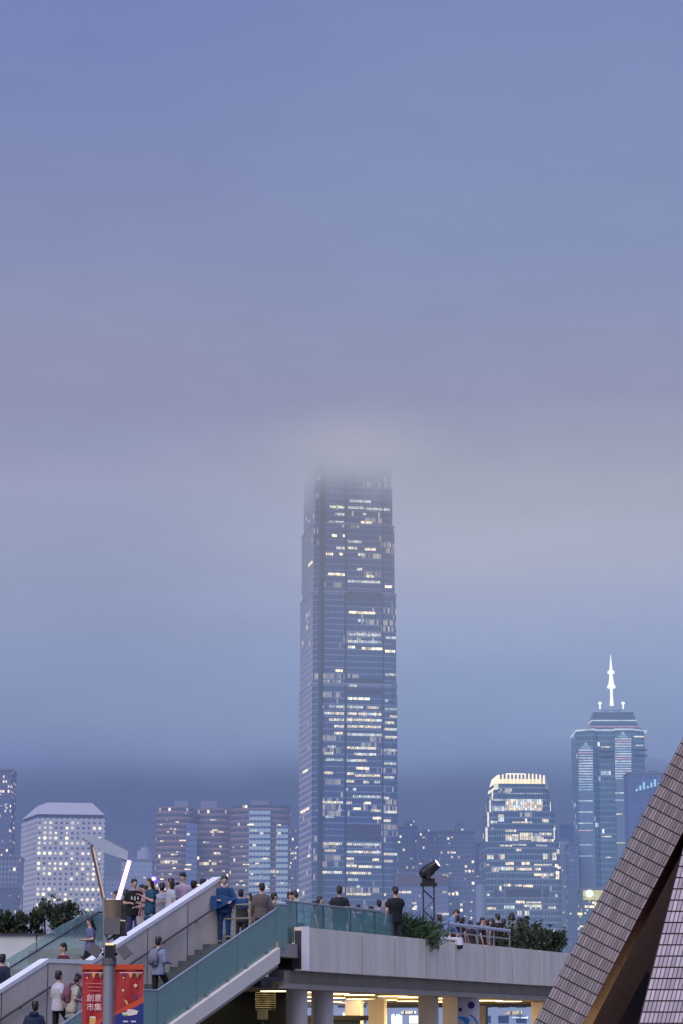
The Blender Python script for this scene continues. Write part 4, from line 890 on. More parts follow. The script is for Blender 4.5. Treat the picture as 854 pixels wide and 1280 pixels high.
# ------------------------------------------------------------------ plants
def leafmat(name, c1, c2):
    m, t, p = base_mat(name); tc = t.new('ShaderNodeTexCoord'); n = t.noise(tc.outputs['Object'], 2.2, 3, .6)
    g = t.new('ShaderNodeNewGeometry')
    f = t.m('ADD', t.m('MULTIPLY', t.sstep(n, .35, .65), .6), t.m('MULTIPLY', t.m('FRACT', t.m('MULTIPLY', g.outputs['Random Per Island'], 7.3)), .4))
    t.l.new(t.mix(f, tuple(c1) + (1,), tuple(c2) + (1,)), p.inputs['Base Color']); p.inputs['Roughness'].default_value = .7
    return m
LG = leafmat('dark_leaf', (.016, .028, .016), (.06, .09, .045)); LG2 = leafmat('reed_leaf', (.02, .05, .02), (.08, .15, .05))
barkm = mat('bark', (.05, .035, .03), .9)
def shrub(label, c, rx, ry, h, n, leaf, seed, m=LG, group=None, twigs=8, grassy=False, name='shrub'):
    rr = random.Random(seed); root = T(name, label, 'bush', c, group)
    f = MB(); st = MB(); c = Vector(c)
    clumps = [(Vector((rr.uniform(-1, 1) * rx * .8, rr.uniform(-1, 1) * ry * .8, h * rr.uniform(.1, .85))), rr.uniform(.5, 1)) for _ in range(max(8, int(rx * 14)))]
    tips = []
    for _ in range(twigs):
        a = Vector((rr.uniform(-1, 1) * rx * .6, rr.uniform(-1, 1) * ry * .6, .02)); e = Vector((a.x * 1.4 + rr.uniform(-.3, .3), a.y * 1.2, h * rr.uniform(.85, 1.22)))
        st.tube(c + a, c + e, .018, .006, 5, False); tips.append((a, e))
    def leafq(p, sz, d):
        d = d.normalized(); s = d.orthogonal().normalized(); s.rotate(Matrix.Rotation(rr.random() * 6.28, 3, d)); w = sz * .3
        f.quad([c + p, c + p + d * sz * .5 + s * w, c + p + d * sz, c + p + d * sz * .5 - s * w])
    for k in range(n):
        if grassy:
            b0 = Vector((rr.gauss(0, rx * .5), rr.gauss(0, ry * .5), h * rr.uniform(.0, .45))); d = Vector((rr.gauss(0, .5), rr.gauss(0, .5), rr.uniform(.3, 1)))
            d.normalize(); s = d.orthogonal().normalized() * .018; L = h * rr.uniform(.3, .65); q = b0 + d * L * .6 ; q2 = b0 + d * L + Vector((d.x, d.y, -.2)) * L * .25
            f.quad([c + b0 - s, c + b0 + s, c + q + s, c + q - s]); f.quad([c + q - s, c + q + s, c + q2])
        elif k % 4 == 0 and tips:
            a, e = rr.choice(tips); q = a.lerp(e, rr.uniform(.4, 1)); leafq(q + Vector((rr.gauss(0, .03), rr.gauss(0, .03), 0)), leaf * rr.uniform(.6, 1.1), Vector((rr.gauss(0, 1), rr.gauss(0, 1), rr.uniform(-.2, 1))))
        else:
            cc, r = rr.choice(clumps); v = Vector((rr.gauss(0, 1), rr.gauss(0, 1), rr.gauss(0, 1))).normalized() * rr.random() ** .4 * r * min(rx, h * .5) * .5
            q = cc + v; q.z = max(0, q.z); leafq(q, leaf * rr.uniform(.6, 1.3), Vector((v.x, v.y, v.z + .25 + rr.gauss(0, .3))))
    f.build('foliage', m, root); st.build('stems', barkm, root)
    return root
labs = ['leftmost dark bush on the planter wall, cut by the frame edge', 'dark bush on the planter wall in front of the low office blocks', 'tall spreading dark bush on the planter wall below the round-window tower', 'low dark bush on the planter wall between the tall bush and the lamp post', 'rightmost dark bush on the planter wall beside the lamp post']
for i, (px, hh, rx) in enumerate(((-2, .62, .85), (26, .72, .9), (64, 1.05, .8), (95, .68, .8), (118, .7, .6))):
    q = W(px, 1169, Yp + .9); shrub(labs[i], (q.x, Yp + .9, zb - .1), rx, .5, hh, 1500, .13, 20 + i, group='bushes on the planter wall', twigs=12)
for b0, b1 in (): pass
q = DP(s_at(533), .9, 2.6); shrub('reedy green bush on the deck beside the stage spotlight stand', q, .85, .45, 1.3, 2600, .1, 31, LG2, grassy=True, twigs=3, name='reed_clump')
for i, (px, hh, rx, lab) in enumerate(((680, 1.1, .55, 'leafy bush on the deck edge at the right end of the pale rail'), (696, 1.3, .7, 'tallest leafy bush on the deck edge, middle of the right three'), (716, 1.15, .75, 'leafy bush on the deck edge against the tiled buttress'))):
    q = DP(s_at(px), .95, 2.6); shrub(lab, q, rx, .5, hh, 1900, .14, 40 + i, group='bushes at the right end of the deck', twigs=12)

# ------------------------------------------------------------------ stage spotlight on truss stand
q = W(536, 1140, place(536, 2.4).y); zf = E + 2.55; Yt = q.y
st = T('spotlight_stand', 'slim truss stand on the deck carrying the stage spotlight', 'stand', (q.x, Yt, zf)); blk = mat('black_gear', (.012, .012, .016), .4)
ztop = ZZ(1108, Yt); al = mat('truss_aluminium', RGB(60, 62, 78), .4, .5)
b = MB(); hw = .17
for sx in (-1, 1):
    for sy in (-1, 1): b.tube((q.x + sx * hw, Yt + sy * hw, zf), (q.x + sx * hw, Yt + sy * hw, ztop), .02, n=6)
b.build('truss_chords', al, st); b = MB(); z = zf; k = 0
while z < ztop - .3:
    s = 1 if k % 2 else -1
    for sy in (-1, 1): b.tube((q.x - s * hw, Yt + sy * hw, z), (q.x + s * hw, Yt + sy * hw, z + .32), .012, n=5)
    for sx in (-1, 1): b.tube((q.x + sx * hw, Yt - s * hw, z), (q.x + sx * hw, Yt + s * hw, z + .32), .012, n=5)
    z += .32; k += 1
b.build('truss_bracing', al, st); b = MB(); b.box((q.x - .26, Yt - .24, ztop), (q.x + .26, Yt + .24, ztop + .1)); b.build('top_plate', blk, st)
b = MB(); b.box((q.x - .4, Yt - .4, zf), (q.x + .4, Yt + .4, zf + .03)); b.build('base_plate', blk, st)
sl = T('stage_spotlight', 'black moving-head stage spotlight tilted up, violet-white lens', 'spotlight', (q.x, Yt, ztop + .1))
b = MB(); b.box((q.x - .2, Yt - .17, ztop + .1), (q.x + .2, Yt + .17, ztop + .24)); b.build('base', blk, sl)
b = MB()
for s in (-1, 1): b.box((q.x - .07, Yt + s * .2 - .03, ztop + .22), (q.x + .07, Yt + s * .2 + .03, ztop + .55))
b.box((q.x - .07, Yt - .2, ztop + .24), (q.x + .07, Yt + .2, ztop + .29)); b.build('yoke', blk, sl)
h = Vector((q.x, Yt, ztop + .5)); d = Vector((.78, -.22, .6)).normalized()
b = MB(); b.tube(h - d * .30, h - d * .16, .13, .2, 18); b.tube(h - d * .16, h + d * .1, .2, .2, 18); b.tube(h + d * .1, h + d * .14, .2, .17, 18); b.tube(h + d * .14, h + d * .36, .17, .16, 18); hd_ = b.build('head', blk, sl)
b = MB(); b.tube(h + d * .362, h + d * .378, .115, .115, 16); b.build('lens', glow('violet_lens', (.85, .8, 1), 6.0), hd_)
b = MB(); b.tube(h + d * .345, h + d * .375, .15, .15, 16); b.build('lens_halo', glow('violet_halo', (.25, .1, .9), .9), hd_)  # glowing ring stands in for the violet halo round the lens

# ------------------------------------------------------------------ lamp post with banners
YL = 44
def L_(x, y, dy=0): return W(x, y, YL + dy)
lp = T('lamp_post', 'tall grey lamp post with slanted light tubes and floodlights', 'lamp post', (L_(136, 1280).x, YL, 0))
pole = mat('galvanised_pole', RGB(140, 144, 154), .45, .3); box1 = mat('lamp_box_brown', RGB(128, 110, 92), .5, .2); box2 = mat('lamp_box_grey', RGB(98, 98, 104), .5, .2)
b = MB(); pb = L_(136.5, 1290); b.tube((pb.x, YL, 0), L_(136.2, 1202), .105, .1, 20); b.build('pole', pole, lp)
b = MB(); b.tube(L_(133, 1205), L_(130.5, 1122), .05, .035, 10); b.build('upper_pole', pole, lp)
b = MB(); b.tube(L_(136.5, 1206), L_(136.5, 1198), .13, .13, 16); b.build('collar', box2, lp)
def tilt_box(nm, m, x, y, w, h, ang, d=.22, dy=0, par=None):
    c = L_(x, y, dy); S = YL / F; M = Matrix.Translation(c) @ Matrix.Rotation(R(ang), 4, 'Y'); b = MB(); b.box((-w * S / 2, -d / 2, -h * S / 2), (w * S / 2, d / 2, h * S / 2), M); return b.build(nm, m, par or lp)
b = MB(); b.tube(L_(141, 1125), L_(141, 1148), .155, .135, 18); b.build('lamp_drum', box1, lp)
tilt_box('gear_box', box2, 141, 1158, 20, 20, 0, .3)
f1_ = tilt_box('floodlight', blk, 152.5, 1156, 11, 9, 12, .26); tilt_box('floodlight', blk, 153, 1166, 10, 8, -8, .24)
tilt_box('floodlight_glass', glow('warm_strip', (1, .8, .5), .5), 152, 1151, 9, 1.4, 4, .27, par=f1_)
f2_ = tilt_box('floodlight', blk, 138, 1190, 12, 19, 0, .22); tilt_box('floodlight_glass', glow('warm_lamp', (1, .72, .42), 1.1), 138, 1180.5, 10.5, 2.6, 0, .24, par=f2_)
tilt_box('floodlight', box2, 156, 1190, 13, 14, -38, .2); tilt_box('floodlight', box2, 119, 1188, 14, 13, 38, .2)
b = MB(); b.tube(L_(127, 1192), L_(136, 1196), .025, n=6); b.tube(L_(147, 1192), L_(136, 1196), .025, n=6); b.tube(L_(145, 1168), L_(134, 1176), .02, n=6); b.build('bracket', blk, lp)
# light tubes
def bar(nm, m, a, c, w, d=.05, dy=0):
    a, c = L_(*a, dy), L_(*c, dy); u = (c - a).normalized(); s = u.cross(Vector((0, 1, 0))).normalized() * (w * YL / F / 2); k = Vector((0, d, 0)); b = MB()
    b.hexa([a - s, a + s, a + s + k, a - s + k], [c - s, c + s, c + s + k, c - s + k]); return b.build(nm, m, lp)
bar('tube_frame', mat('tube_frame_dark', RGB(90, 76, 80), .5), (131, 1130), (114.5, 1057), 4.6, .06); bar('light_tube', glow('pinkish_tube', (1, .74, .62), .62, .3, 3), (131.8, 1128), (116.6, 1059), 1.7, .02, -.015)
bar('tube_frame', glow('violet_casing', (.42, .12, .95), .8), (147.2, 1126.5), (162.2, 1074.5), 6.4, .05); bar('light_tube', glow('white_violet_tube', (1, .82, 1), 3.2), (147.6, 1125), (161.8, 1076), 4.6, .02, -.015)
b = MB(); b.tube(L_(133, 1125), L_(146, 1126), .03, n=8); b.build('tube_bracket', glow('bracket_lit', (1, .8, .8), .6), lp)
# glass wing
wingm = glass_mat('frosted_wing_panel', (.75, .82, .88), RGB(190, 200, 214)[:3], .72, .1)
b = MB(); wpts = [L_(97, 1040), L_(131, 1049), L_(160, 1064), L_(192, 1067, 0), L_(191, 1083), L_(160, 1076), L_(131, 1066), L_(104, 1048)]
k = Vector((0, .6, .05)); b.hexa([wpts[0], wpts[1], wpts[6], wpts[7]], [p + k * .05 for p in (wpts[0], wpts[1], wpts[6], wpts[7])]); b.hexa([wpts[1], wpts[2], wpts[5], wpts[6]], [p + k * .05 for p in (wpts[1], wpts[2], wpts[5], wpts[6])])
b.build('wing_panel', wingm, lp)
b = MB(); b.tube(L_(104, 1048, .05), L_(160, 1076.5, .05), .018, n=6); b.build('wing_spar', pole, lp)
b = MB(); b.tube(L_(115, 1058, .04), L_(112, 1048, .04), .02, n=6); b.tube(L_(162, 1075, .04), L_(156, 1068, .04), .02, n=6); b.build('wing_bracket', pole, lp)
# banners
red = mat('banner_red', RGB(166, 36, 42), .6, var=.08, scale=2); orange = mat('banner_orange', RGB(196, 70, 38), .6); blue = mat('banner_blue', RGB(28, 42, 120), .6); cream = mat('banner_cream', RGB(222, 214, 190), .6); green = mat('banner_green', RGB(108, 150, 96), .6); purple = mat('banner_purple', RGB(72, 42, 118), .6); yellow = mat('banner_yellow', RGB(214, 170, 96), .6); pinkw = mat('banner_white', RGB(232, 206, 206), .6)
def banner(x0, x1, lab):
    c = L_((x0 + x1) / 2, 1310); r = T('banner', lab, 'banner', c)
    b = MB(); nseg = 12
    P = []
    for i in range(nseg + 1):
        y = 1207 + (1320 - 1207) * i / nseg
        P.append([L_(x0 + (x1 - x0) * j / 6 - (1 if j == 0 else 0) * i * .06, y) + Vector((0, .02 * math.sin(j * 1.3 + i * .5), 0)) for j in range(7)])
    for i in range(nseg):
        for j in range(6): b.quad([P[i + 1][j], P[i + 1][j + 1], P[i][j + 1], P[i][j]], smooth=True)
    b.build('cloth', red, r)
    b = MB(); b.tube(L_(x0 - 1, 1207), L_(x1 + 1, 1207), .022, n=8); b.build('top_rod', orange, r)
    b = MB(); a, d = L_(x0, 1212, -.03), L_(x1, 1205.5, -.03); b.quad([L_(x0, 1212, -.03), L_(x1, 1212, -.03), L_(x1, 1205.5, -.03), L_(x0, 1205.5, -.03)]); b.build('top_hem', orange, r)
    return r
LBn = banner(103, 130, 'red banner left of the lamp post with white Chinese characters'); RBn = banner(143.5, 179.5, 'red and blue banner right of the lamp post showing a white boat')
def art(r, nm, m, pts, dy=-.035): b = MB(); b.quad([L_(x, y, dy) for x, y in pts]); b.build(nm, m, r)
def star(x, y, r1, n=5): return [(x + (r1 if k % 2 == 0 else r1 * .45) * math.sin(math.pi * k / n), y - (r1 if k % 2 == 0 else r1 * .45) * math.cos(math.pi * k / n)) for k in range(2 * n)]
for r, xs in ((LBn, (109, 117.3, 125.5)), (RBn, (154.5, 163.3, 172))):
    b = MB(); x0, x1 = (xs[0] - 5, xs[2] + (3 if r is LBn else 6)); b.quad([L_(x0, 1216.3, -.035), L_(x1, 1216.3, -.035), L_(x1, 1215.5, -.035), L_(x0, 1215.5, -.035)]); b.build('bunting_line', pinkw, r)
    art(r, 'star', purple, star(xs[0], 1218.5, 2.9)); art(r, 'triangle_flag', cream, [(xs[0] - 1.3, 1221.5), (xs[0], 1223.6), (xs[0] + 1.3, 1221.5)][::1], -.037)
    art(r, 'triangle_flag', yellow, [(xs[1] - 2.6, 1216.5), (xs[1], 1223.5), (xs[1] + 2.6, 1216.5)]); art(r, 'triangle_flag', green, [(xs[2] - 2.5, 1216.5), (xs[2], 1223.5), (xs[2] + 2.5, 1216.5)])
def text(r, s, x, y, size, m, nm='lettering', dy=-.036):
    cu = bpy.data.curves.new(nm, 'FONT'); cu.body = s; cu.size = size * YL / F; cu.align_x = 'CENTER'; cu.align_y = 'CENTER'; cu.offset = .0006
    o = bpy.data.objects.new(nm, cu); COL.objects.link(o); bpy.context.view_layer.update()
    me = bpy.data.meshes.new_from_object(o.evaluated_get(bpy.context.evaluated_depsgraph_get())); bpy.data.objects.remove(o)
    me.materials.clear(); me.materials.append(m)
    M = Matrix.Translation(L_(x, y, dy) - origin(r)) @ Matrix.Rotation(R(90), 4, 'X'); me.transform(M)
    o = bpy.data.objects.new(nm, me); COL.objects.link(o); o.parent = r
    return o
for ch, x, y in (('創', 113, 1248), ('意', 122.5, 1248), ('市', 113, 1259.5), ('集', 122.5, 1259.5)): text(LBn, ch, x, y, 9.6, pinkw, 'character')
for y, w in ((1229.5, 19), (1234, 17), (1238.5, 14)):
    art(LBn, 'small_text_line', mat('banner_faint', RGB(206, 110, 112), .6), [(118 - w / 2, y + .6), (118 + w / 2, y + .6), (118 + w / 2, y - .6), (118 - w / 2, y - .6)])
art(LBn, 'yellow_mark', yellow, [(112, 1274), (114, 1271), (120, 1271.5), (120, 1276), (118, 1282), (113, 1288), (112, 1280)]); art(LBn, 'white_mark', cream, [(112, 1272.8), (120, 1272.8), (119, 1270.5), (113, 1270.5)], -.038)
art(LBn, 'orange_sweep', orange, [(103, 1290), (103, 1282), (130, 1271), (130, 1290)], -.034); art(LBn, 'blue_field', blue, [(118, 1290), (130, 1274), (130, 1290)], -.0355)
art(RBn, 'orange_sweep', orange, [(143.6, 1267), (155, 1258), (168, 1252), (179.4, 1245), (179.4, 1256), (165, 1262), (143.6, 1272)], -.0345)
art(RBn, 'blue_field', blue, [(143.6, 1269), (156, 1264), (168, 1259.5), (179.4, 1253), (179.4, 1300), (143.6, 1300)], -.036)
art(RBn, 'boat_hull', cream, [(152.5, 1266), (160, 1265), (173, 1263), (171, 1268), (163, 1269.5), (154, 1270)], -.038); art(RBn, 'boat_deck', pinkw, [(158, 1265), (160, 1261.5), (168, 1262), (171, 1263.5)], -.0385); art(RBn, 'boat_stripe', green, [(153, 1268), (160, 1268.4), (159, 1270), (154, 1270)], -.039)
art(RBn, 'star', cream, star(169.5, 1232, 2.9, 6)); art(RBn, 'star', cream, star(154, 1238, 2.2, 6)); art(RBn, 'star', purple, star(169.5, 1246.5, 3.6), -.038); art(RBn, 'bird', yellow, [(155, 1249), (159, 1251), (160.5, 1256), (158, 1255.5)], -.038)
for x in (157, 167): art(RBn, 'small_text_line', pinkw, [(x - 3, 1277.6), (x + 3, 1277.6), (x + 3, 1276), (x - 3, 1276)], -.038)
b = MB(); b.tube(L_(130, 1207), L_(145, 1207), .03, n=8); b.build('banner_bracket', pole, lp)

# ------------------------------------------------------------------ tiled buttress (right)
def tilemat(name, c1, joint, nu, nv, shear=0):
    m, t, p = base_mat(name); uv = t.new('ShaderNodeUVMap'); u, v, _ = t.sep(uv.outputs[0])
    fu = t.m('FRACT', u); fv = t.m('FRACT', v); r = t.white(t.comb(t.m('FLOOR', u), t.m('FLOOR', v), .5))
    r2 = t.noise(t.comb(u, v), .15, 3, .6)
    ju = t.m('MULTIPLY', t.sstep(fu, .0, .24), t.sstep(t.m('SUBTRACT', 1, fu), .0, .24)); jv = t.m('GREATER_THAN', fv, nv)
    k = t.m('MULTIPLY', t.m('ADD', .68, t.m('MULTIPLY', r, .42)), t.m('ADD', .8, t.m('MULTIPLY', r2, .4)))
    col = t.mix(1.0, tuple(c1[:3]) + (1,), t.comb(k, k, k), 'MULTIPLY')
    col = t.mix(ju, tuple(joint[:3]) + (1,), col); col = t.mix(jv, (.012, .008, .012, 1), col)
    t.l.new(col, p.inputs['Base Color']); p.inputs['Roughness'].default_value = .45
    return m
tile1 = tilemat('mauve_wall_tile', RGB(164, 154, 158), RGB(62, 54, 58), 15, .11); tile2 = tilemat('pink_wall_tile', RGB(214, 202, 214), RGB(84, 70, 82), 14, .13)
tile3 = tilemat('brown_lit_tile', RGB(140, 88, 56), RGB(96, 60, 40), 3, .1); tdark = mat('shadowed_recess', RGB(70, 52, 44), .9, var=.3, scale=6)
YB = 42
bt = T('tiled_buttress', 'leaning buttress clad in mauve tiles rising to the right edge', 'buttress', W(700, 1320, YB) * 1)
bt.location.z = 0
def edgeL(y): return 667 + (1280 - y) / 358 * 187
def edgeR(y): return 727 + (1280 - y) / 242 * 127 * .995
ya, yb = 1420, 780
def line_pts(e, dy=0, off=0): return [W(e(y) + off, y, YB + dy) for y in (ya, yb)]
# front face: ends cut square to the edge; UV by tile count
dirv = Vector((187, -358)).normalized(); per = Vector((358, 187)).normalized()
def fp(s, w): return (667 + dirv.x * s + per.x * w, 1280 + dirv.y * s + per.y * w)
s0, s1, wd = -190, 560, 54.5
def fW(s, w, dy=0): x, y = fp(s, w); return W(x, y, YB + dy)
b = MB(); b.quad([fW(s0, 0), fW(s0, wd), fW(s1, wd), fW(s1, 0)], [(0, s0 / 15), (15, s0 / 15), (15, s1 / 15), (0, s1 / 15)]); b.build('front_face', tile1, bt)
# side reveal and back, leaning away
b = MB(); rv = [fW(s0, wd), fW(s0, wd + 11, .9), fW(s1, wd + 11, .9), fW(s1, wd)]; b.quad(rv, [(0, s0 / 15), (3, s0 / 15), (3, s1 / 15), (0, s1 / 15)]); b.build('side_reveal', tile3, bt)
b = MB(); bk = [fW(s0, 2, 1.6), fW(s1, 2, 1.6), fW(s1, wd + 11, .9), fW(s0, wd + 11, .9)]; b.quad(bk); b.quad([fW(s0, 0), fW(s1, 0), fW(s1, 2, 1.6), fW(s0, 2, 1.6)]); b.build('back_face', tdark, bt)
# second wall
w2 = T('tiled_wall', 'pink tiled wall in the bottom right corner behind the buttress', 'wall', W(830, 1300, YB - .5)); w2.location.z = 0
def e2(y): return 799 + (1280 - y) / 220 * 55
b = MB(); rows = list(range(1420, 780, -14))
def uvx(x, y): return ((x - e2(y)) / 5.3, (1280 - y) / 14)
y0, y1 = 1420, 800; X1 = 1000; q4 = [(e2(y0), y0), (X1, y0), (X1, y1), (e2(y1), y1)]
# subdivide so the pattern stays true
for i in range(20):
    a = y0 + (y1 - y0) * i / 20; c = y0 + (y1 - y0) * (i + 1) / 20; qq = [(e2(a), a), (X1, a), (X1, c), (e2(c), c)]
    b.quad([W(x, y, YB - .5) for x, y in qq], [uvx(x, y) for x, y in qq])
b.build('front_face', tile2, w2)
b = MB(); b.quad([W(e2(1420), 1420, YB - .5), W(e2(800), 800, YB - .5), W(e2(800) - 1.0, 800, YB + 2.2), W(e2(1420) - 1.0, 1420, YB + 2.2)]); b.build('edge_face', mat('maroon_edge', RGB(70, 36, 58), .8), w2)
# recess between the two
rc = T('recess_wall', 'dark brown recess wall between the buttress and the pink tiled wall', 'wall', W(780, 1300, YB + 2)); rc.location.z = 0
l2 = bpy.data.objects.new('recess_uplight', bpy.data.lights.new('recess_uplight', 'POINT')); COL.objects.link(l2); l2.location = W(788, 1300, YB + 1.6); l2.data.energy = 2.5; l2.data.color = (1, .55, .2); l2.data.shadow_soft_size = .2
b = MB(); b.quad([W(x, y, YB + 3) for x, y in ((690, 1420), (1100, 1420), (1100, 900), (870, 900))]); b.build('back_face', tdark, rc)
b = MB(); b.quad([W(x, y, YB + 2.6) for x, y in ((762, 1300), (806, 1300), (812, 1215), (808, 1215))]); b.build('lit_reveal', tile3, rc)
l = bpy.data.objects.new('recess_fill', bpy.data.lights.new('recess_fill', 'AREA')); COL.objects.link(l); l.data.shape = 'RECTANGLE'; l.data.size = 9; l.data.size_y = .6; l.data.energy = 17; l.data.color = (1, .6, .32)  # added unseen area light, spreads a warm wash along the brown reveal
pa, pb_ = fW(s0, wd + 50, 2.0), fW(s1, wd + 50, 2.0); tg = fW((s0 + s1) / 2, wd + 6, .5); l.location = (pa + pb_) / 2
xa_ = (pb_ - pa).normalized(); za_ = (l.location - tg); za_ = (za_ - xa_ * za_.dot(xa_)).normalized(); ya_ = za_.cross(xa_)
l.rotation_euler = Matrix((xa_, ya_, za_)).transposed().to_euler()


# ------------------------------------------------------------------ people
SKIN = [mat('skin_light', (.52, .33, .25), .55, var=.04), mat('skin_tan', (.42, .26, .19), .55, var=.04)]
hairm = mat('black_hair', (.012, .010, .012), .45, var=.3, scale=30); eyem = mat('eye_dark', (.01, .01, .01), .2); lipm = mat('lips', (.30, .12, .11), .5); shoem = mat('dark_shoe', (.03, .03, .035), .6); sho2 = mat('white_shoe', (.6, .6, .62), .6)
def cloth(rgb):
    return mat('cloth_%d_%d_%d' % rgb, RGB(*rgb, .64), .85, var=.38, scale=11, bump=.8)
def remesh(mb, vox, m, name, sm=2):
    me = mb.mesh(name, None); o = bpy.data.objects.new('tmp', me); COL.objects.link(o)
    md = o.modifiers.new('r', 'REMESH'); md.mode = 'VOXEL'; md.voxel_size = vox; md.use_smooth_shade = True
    s = o.modifiers.new('s', 'SMOOTH'); s.iterations = sm; s.factor = .5
    dg = bpy.context.evaluated_depsgraph_get(); dg.update()
    out = bpy.data.meshes.new_from_object(o.evaluated_get(dg)); bpy.data.objects.remove(o); bpy.data.meshes.remove(me)
    out.name = name; out.materials.clear(); out.materials.append(m)
    return out
ARMS = {  # elbow, wrist (x outwards, y forwards = -Y), for side s
    'down': ((.25, .03, 1.13), (.27, -.05, .88)), 'bent': ((.25, .04, 1.13), (.14, -.24, 1.12)), 'phone': ((.23, -.02, 1.13), (.07, -.28, 1.28)),
    'up': ((.27, -.12, 1.25), (.16, -.22, 1.52)), 'reach': ((.28, -.25, 1.38), (.26, -.5, 1.46)), 'rail': ((.27, -.12, 1.15), (.18, -.38, 1.08)), 'wide': ((.42, -.02, 1.22), (.42, -.25, 1.10)),
    'chin': ((.2, -.16, 1.16), (.03, -.17, 1.42)), 'side': ((.32, .04, 1.16), (.36, -.12, .95))}
def person(label, loc, face, h=1.72, top=(60, 60, 70), bot=(40, 44, 60), hair='short', armL='down', armR='down', lean=0, head=(0, 0), sleeve='short', fem=False, legs='stand', group=None, wide=1.0, skirt=False, skin=0, shoe=0, cap=None, hood=False, extra=None):
    k = h / 1.75
    if head == (0, 0): pr_ = random.Random(label); head = (pr_.uniform(-4, 18), pr_.uniform(-38, 38))
    r = T('person', label, 'person', loc, group, face)
    sw = (.165 if fem else .19) * wide; hwid = .095
    def TR(p, lo=.95):                       # lean the upper body forward about the hips
        p = Vector(p)
        if p.z > lo and lean:
            c = Vector((0, 0, lo)); p = c + Matrix.Rotation(R(lean), 3, 'X') @ (p - c)
        return p
    sh = {s: TR((s * (sw - .028), 0, 1.385)) for s in (-1, 1)}
    el, wr = {}, {}
    for s, a in ((-1, armL), (1, armR)):
        e, w = ARMS[a]; el[s] = TR((s * (e[0] + sw - .19), e[1], e[2])); wr[s] = TR((s * (w[0] + (sw - .19) * .7), w[1], w[2]))
    st = {'stand': (((.1, 0, .5), (.11, .02, .09)), ((.1, 0, .5), (.11, .02, .09))), 'walk': (((.1, -.14, .5), (.1, -.14, .1)), ((.1, -.02, .5), (.1, .22, .15))), 'stair': (((.1, -.22, .62), (.1, -.2, .24)), ((.1, 0, .5), (.1, .05, .09)))}[legs]
    kn = {-1: Vector((-st[0][0][0], st[0][0][1], st[0][0][2])), 1: Vector(st[1][0])}; an = {-1: Vector((-st[0][1][0], st[0][1][1], st[0][1][2])), 1: Vector(st[1][1])}
    hip = {s: Vector((s * hwid, 0, .90)) for s in (-1, 1)}
    hc = TR((0, -.01, 1.635)); RH = Matrix.Rotation(R(lean), 3, 'X') @ Matrix.Rotation(R(head[1]), 3, 'Z') @ Matrix.Rotation(R(head[0]), 3, 'X')
    S = Vector((k, k, k))
    def KS(mb):
        mb.v = [(p[0] * k, p[1] * k, p[2] * k) for p in mb.v]; return mb
    b = MB()
    # torso
    def ring_body(bb, g, zlo=.86, zhi=1.47):
        prof = [(.80, .165, .12), (.86, .168, .12), (.95, .165, .115), (1.08, .14 if fem else .155, .10), (1.22, .155 if fem else .175, .115), (1.34, .165 if fem else .188, .115), (1.415, .125 if fem else .15, .09), (1.46, .085, .068), (1.50, .06, .055)]
        pr = [q_ for q_ in prof if zlo - .01 <= q_[0] <= zhi + .025]
        rows = []
        for z, rx, ry in pr:
            sh_ = 0 if z > 1.46 else g
            rows.append([TR((math.cos(2 * math.pi * a / 18) * (rx * wide + sh_), math.sin(2 * math.pi * a / 18) * (ry * wide + sh_) + (.015 if 1.2 < z < 1.4 else 0), z), .9) for a in range(18)])
        for ra_, rb_ in zip(rows, rows[1:]):
            for a in range(18): bb.quad([ra_[a], ra_[(a + 1) % 18], rb_[(a + 1) % 18], rb_[a]])
        bb.quad(list(reversed(rows[0]))); bb.quad(rows[-1])
    ring_body(b, 0)
    b.cap(TR((0, 0, 1.44)), TR((0, -.01, 1.56)), .058, .052)
    b.ell(hc, (.076, .094, .118), RH, 16, 12); b.ell(hc + RH @ Vector((0, -.03, -.06)), (.055, .062, .058), RH, 12, 8)
    b.ell(hc + RH @ Vector((0, -.098, -.012)), (.013, .02, .026), RH, 8, 6)
    for s in (-1, 1): b.ell(hc + RH @ Vector((s * .078, .005, -.01)), (.012, .02, .032), RH, 8, 6)
    for s in (-1, 1):
        b.cap(sh[s], el[s], .047, .038); b.cap(el[s], wr[s], .037, .026)
        b.cap(hip[s], kn[s], .082, .055); b.cap(kn[s], an[s], .054, .036); b.cap(an[s], an[s] + Vector((0, -.14, -.05)), .038, .03)
        d = (wr[s] - el[s]).normalized(); b.ell(wr[s] + d * .05, (.036, .02, .05), d.to_track_quat('Z', 'Y').to_matrix(), 10, 6)
    me = remesh(KS(b), .015, SKIN[skin], 'body')
    body_o = o = bpy.data.objects.new('body', me); COL.objects.link(o); o.parent = r
    # fingers, rooted in the palm and merged into the body mesh
    fb = MB()
    for s in (-1, 1):
        d = (wr[s] - el[s]).normalized(); q = d.to_track_quat('Z', 'Y').to_matrix(); pc = wr[s] + d * .085
        for i, L in enumerate((.035, .042, .038, .03)):
            a = pc + q @ Vector((-.025 + i * .0165, 0, 0)); m_ = a + q @ Vector((0, -.012, L * .9)); e_ = m_ + q @ Vector((0, -.02, L * .6)); fb.tube(a, m_, .0088, .008, 6); fb.tube(m_, e_, .008, .0065, 6)
        a = wr[s] + d * .035 + q @ Vector((-.03, 0, 0)); m_ = a + q @ Vector((-.025, -.01, .03)); fb.tube(a, m_, .011, .009, 6); fb.tube(m_, m_ + q @ Vector((.002, -.012, .028)), .009, .007, 6)
    bm = bmesh.new(); bm.from_mesh(me); tmp = KS(fb).mesh('f', None); bm.from_mesh(tmp); bm.to_mesh(me); bm.free(); bpy.data.meshes.remove(tmp)
    # eyes, lips
    e = MB()
    for s in (-1, 1): e.ell(hc + RH @ Vector((s * .03, -.088, .008)), (.011, .007, .006), RH, 8, 6)
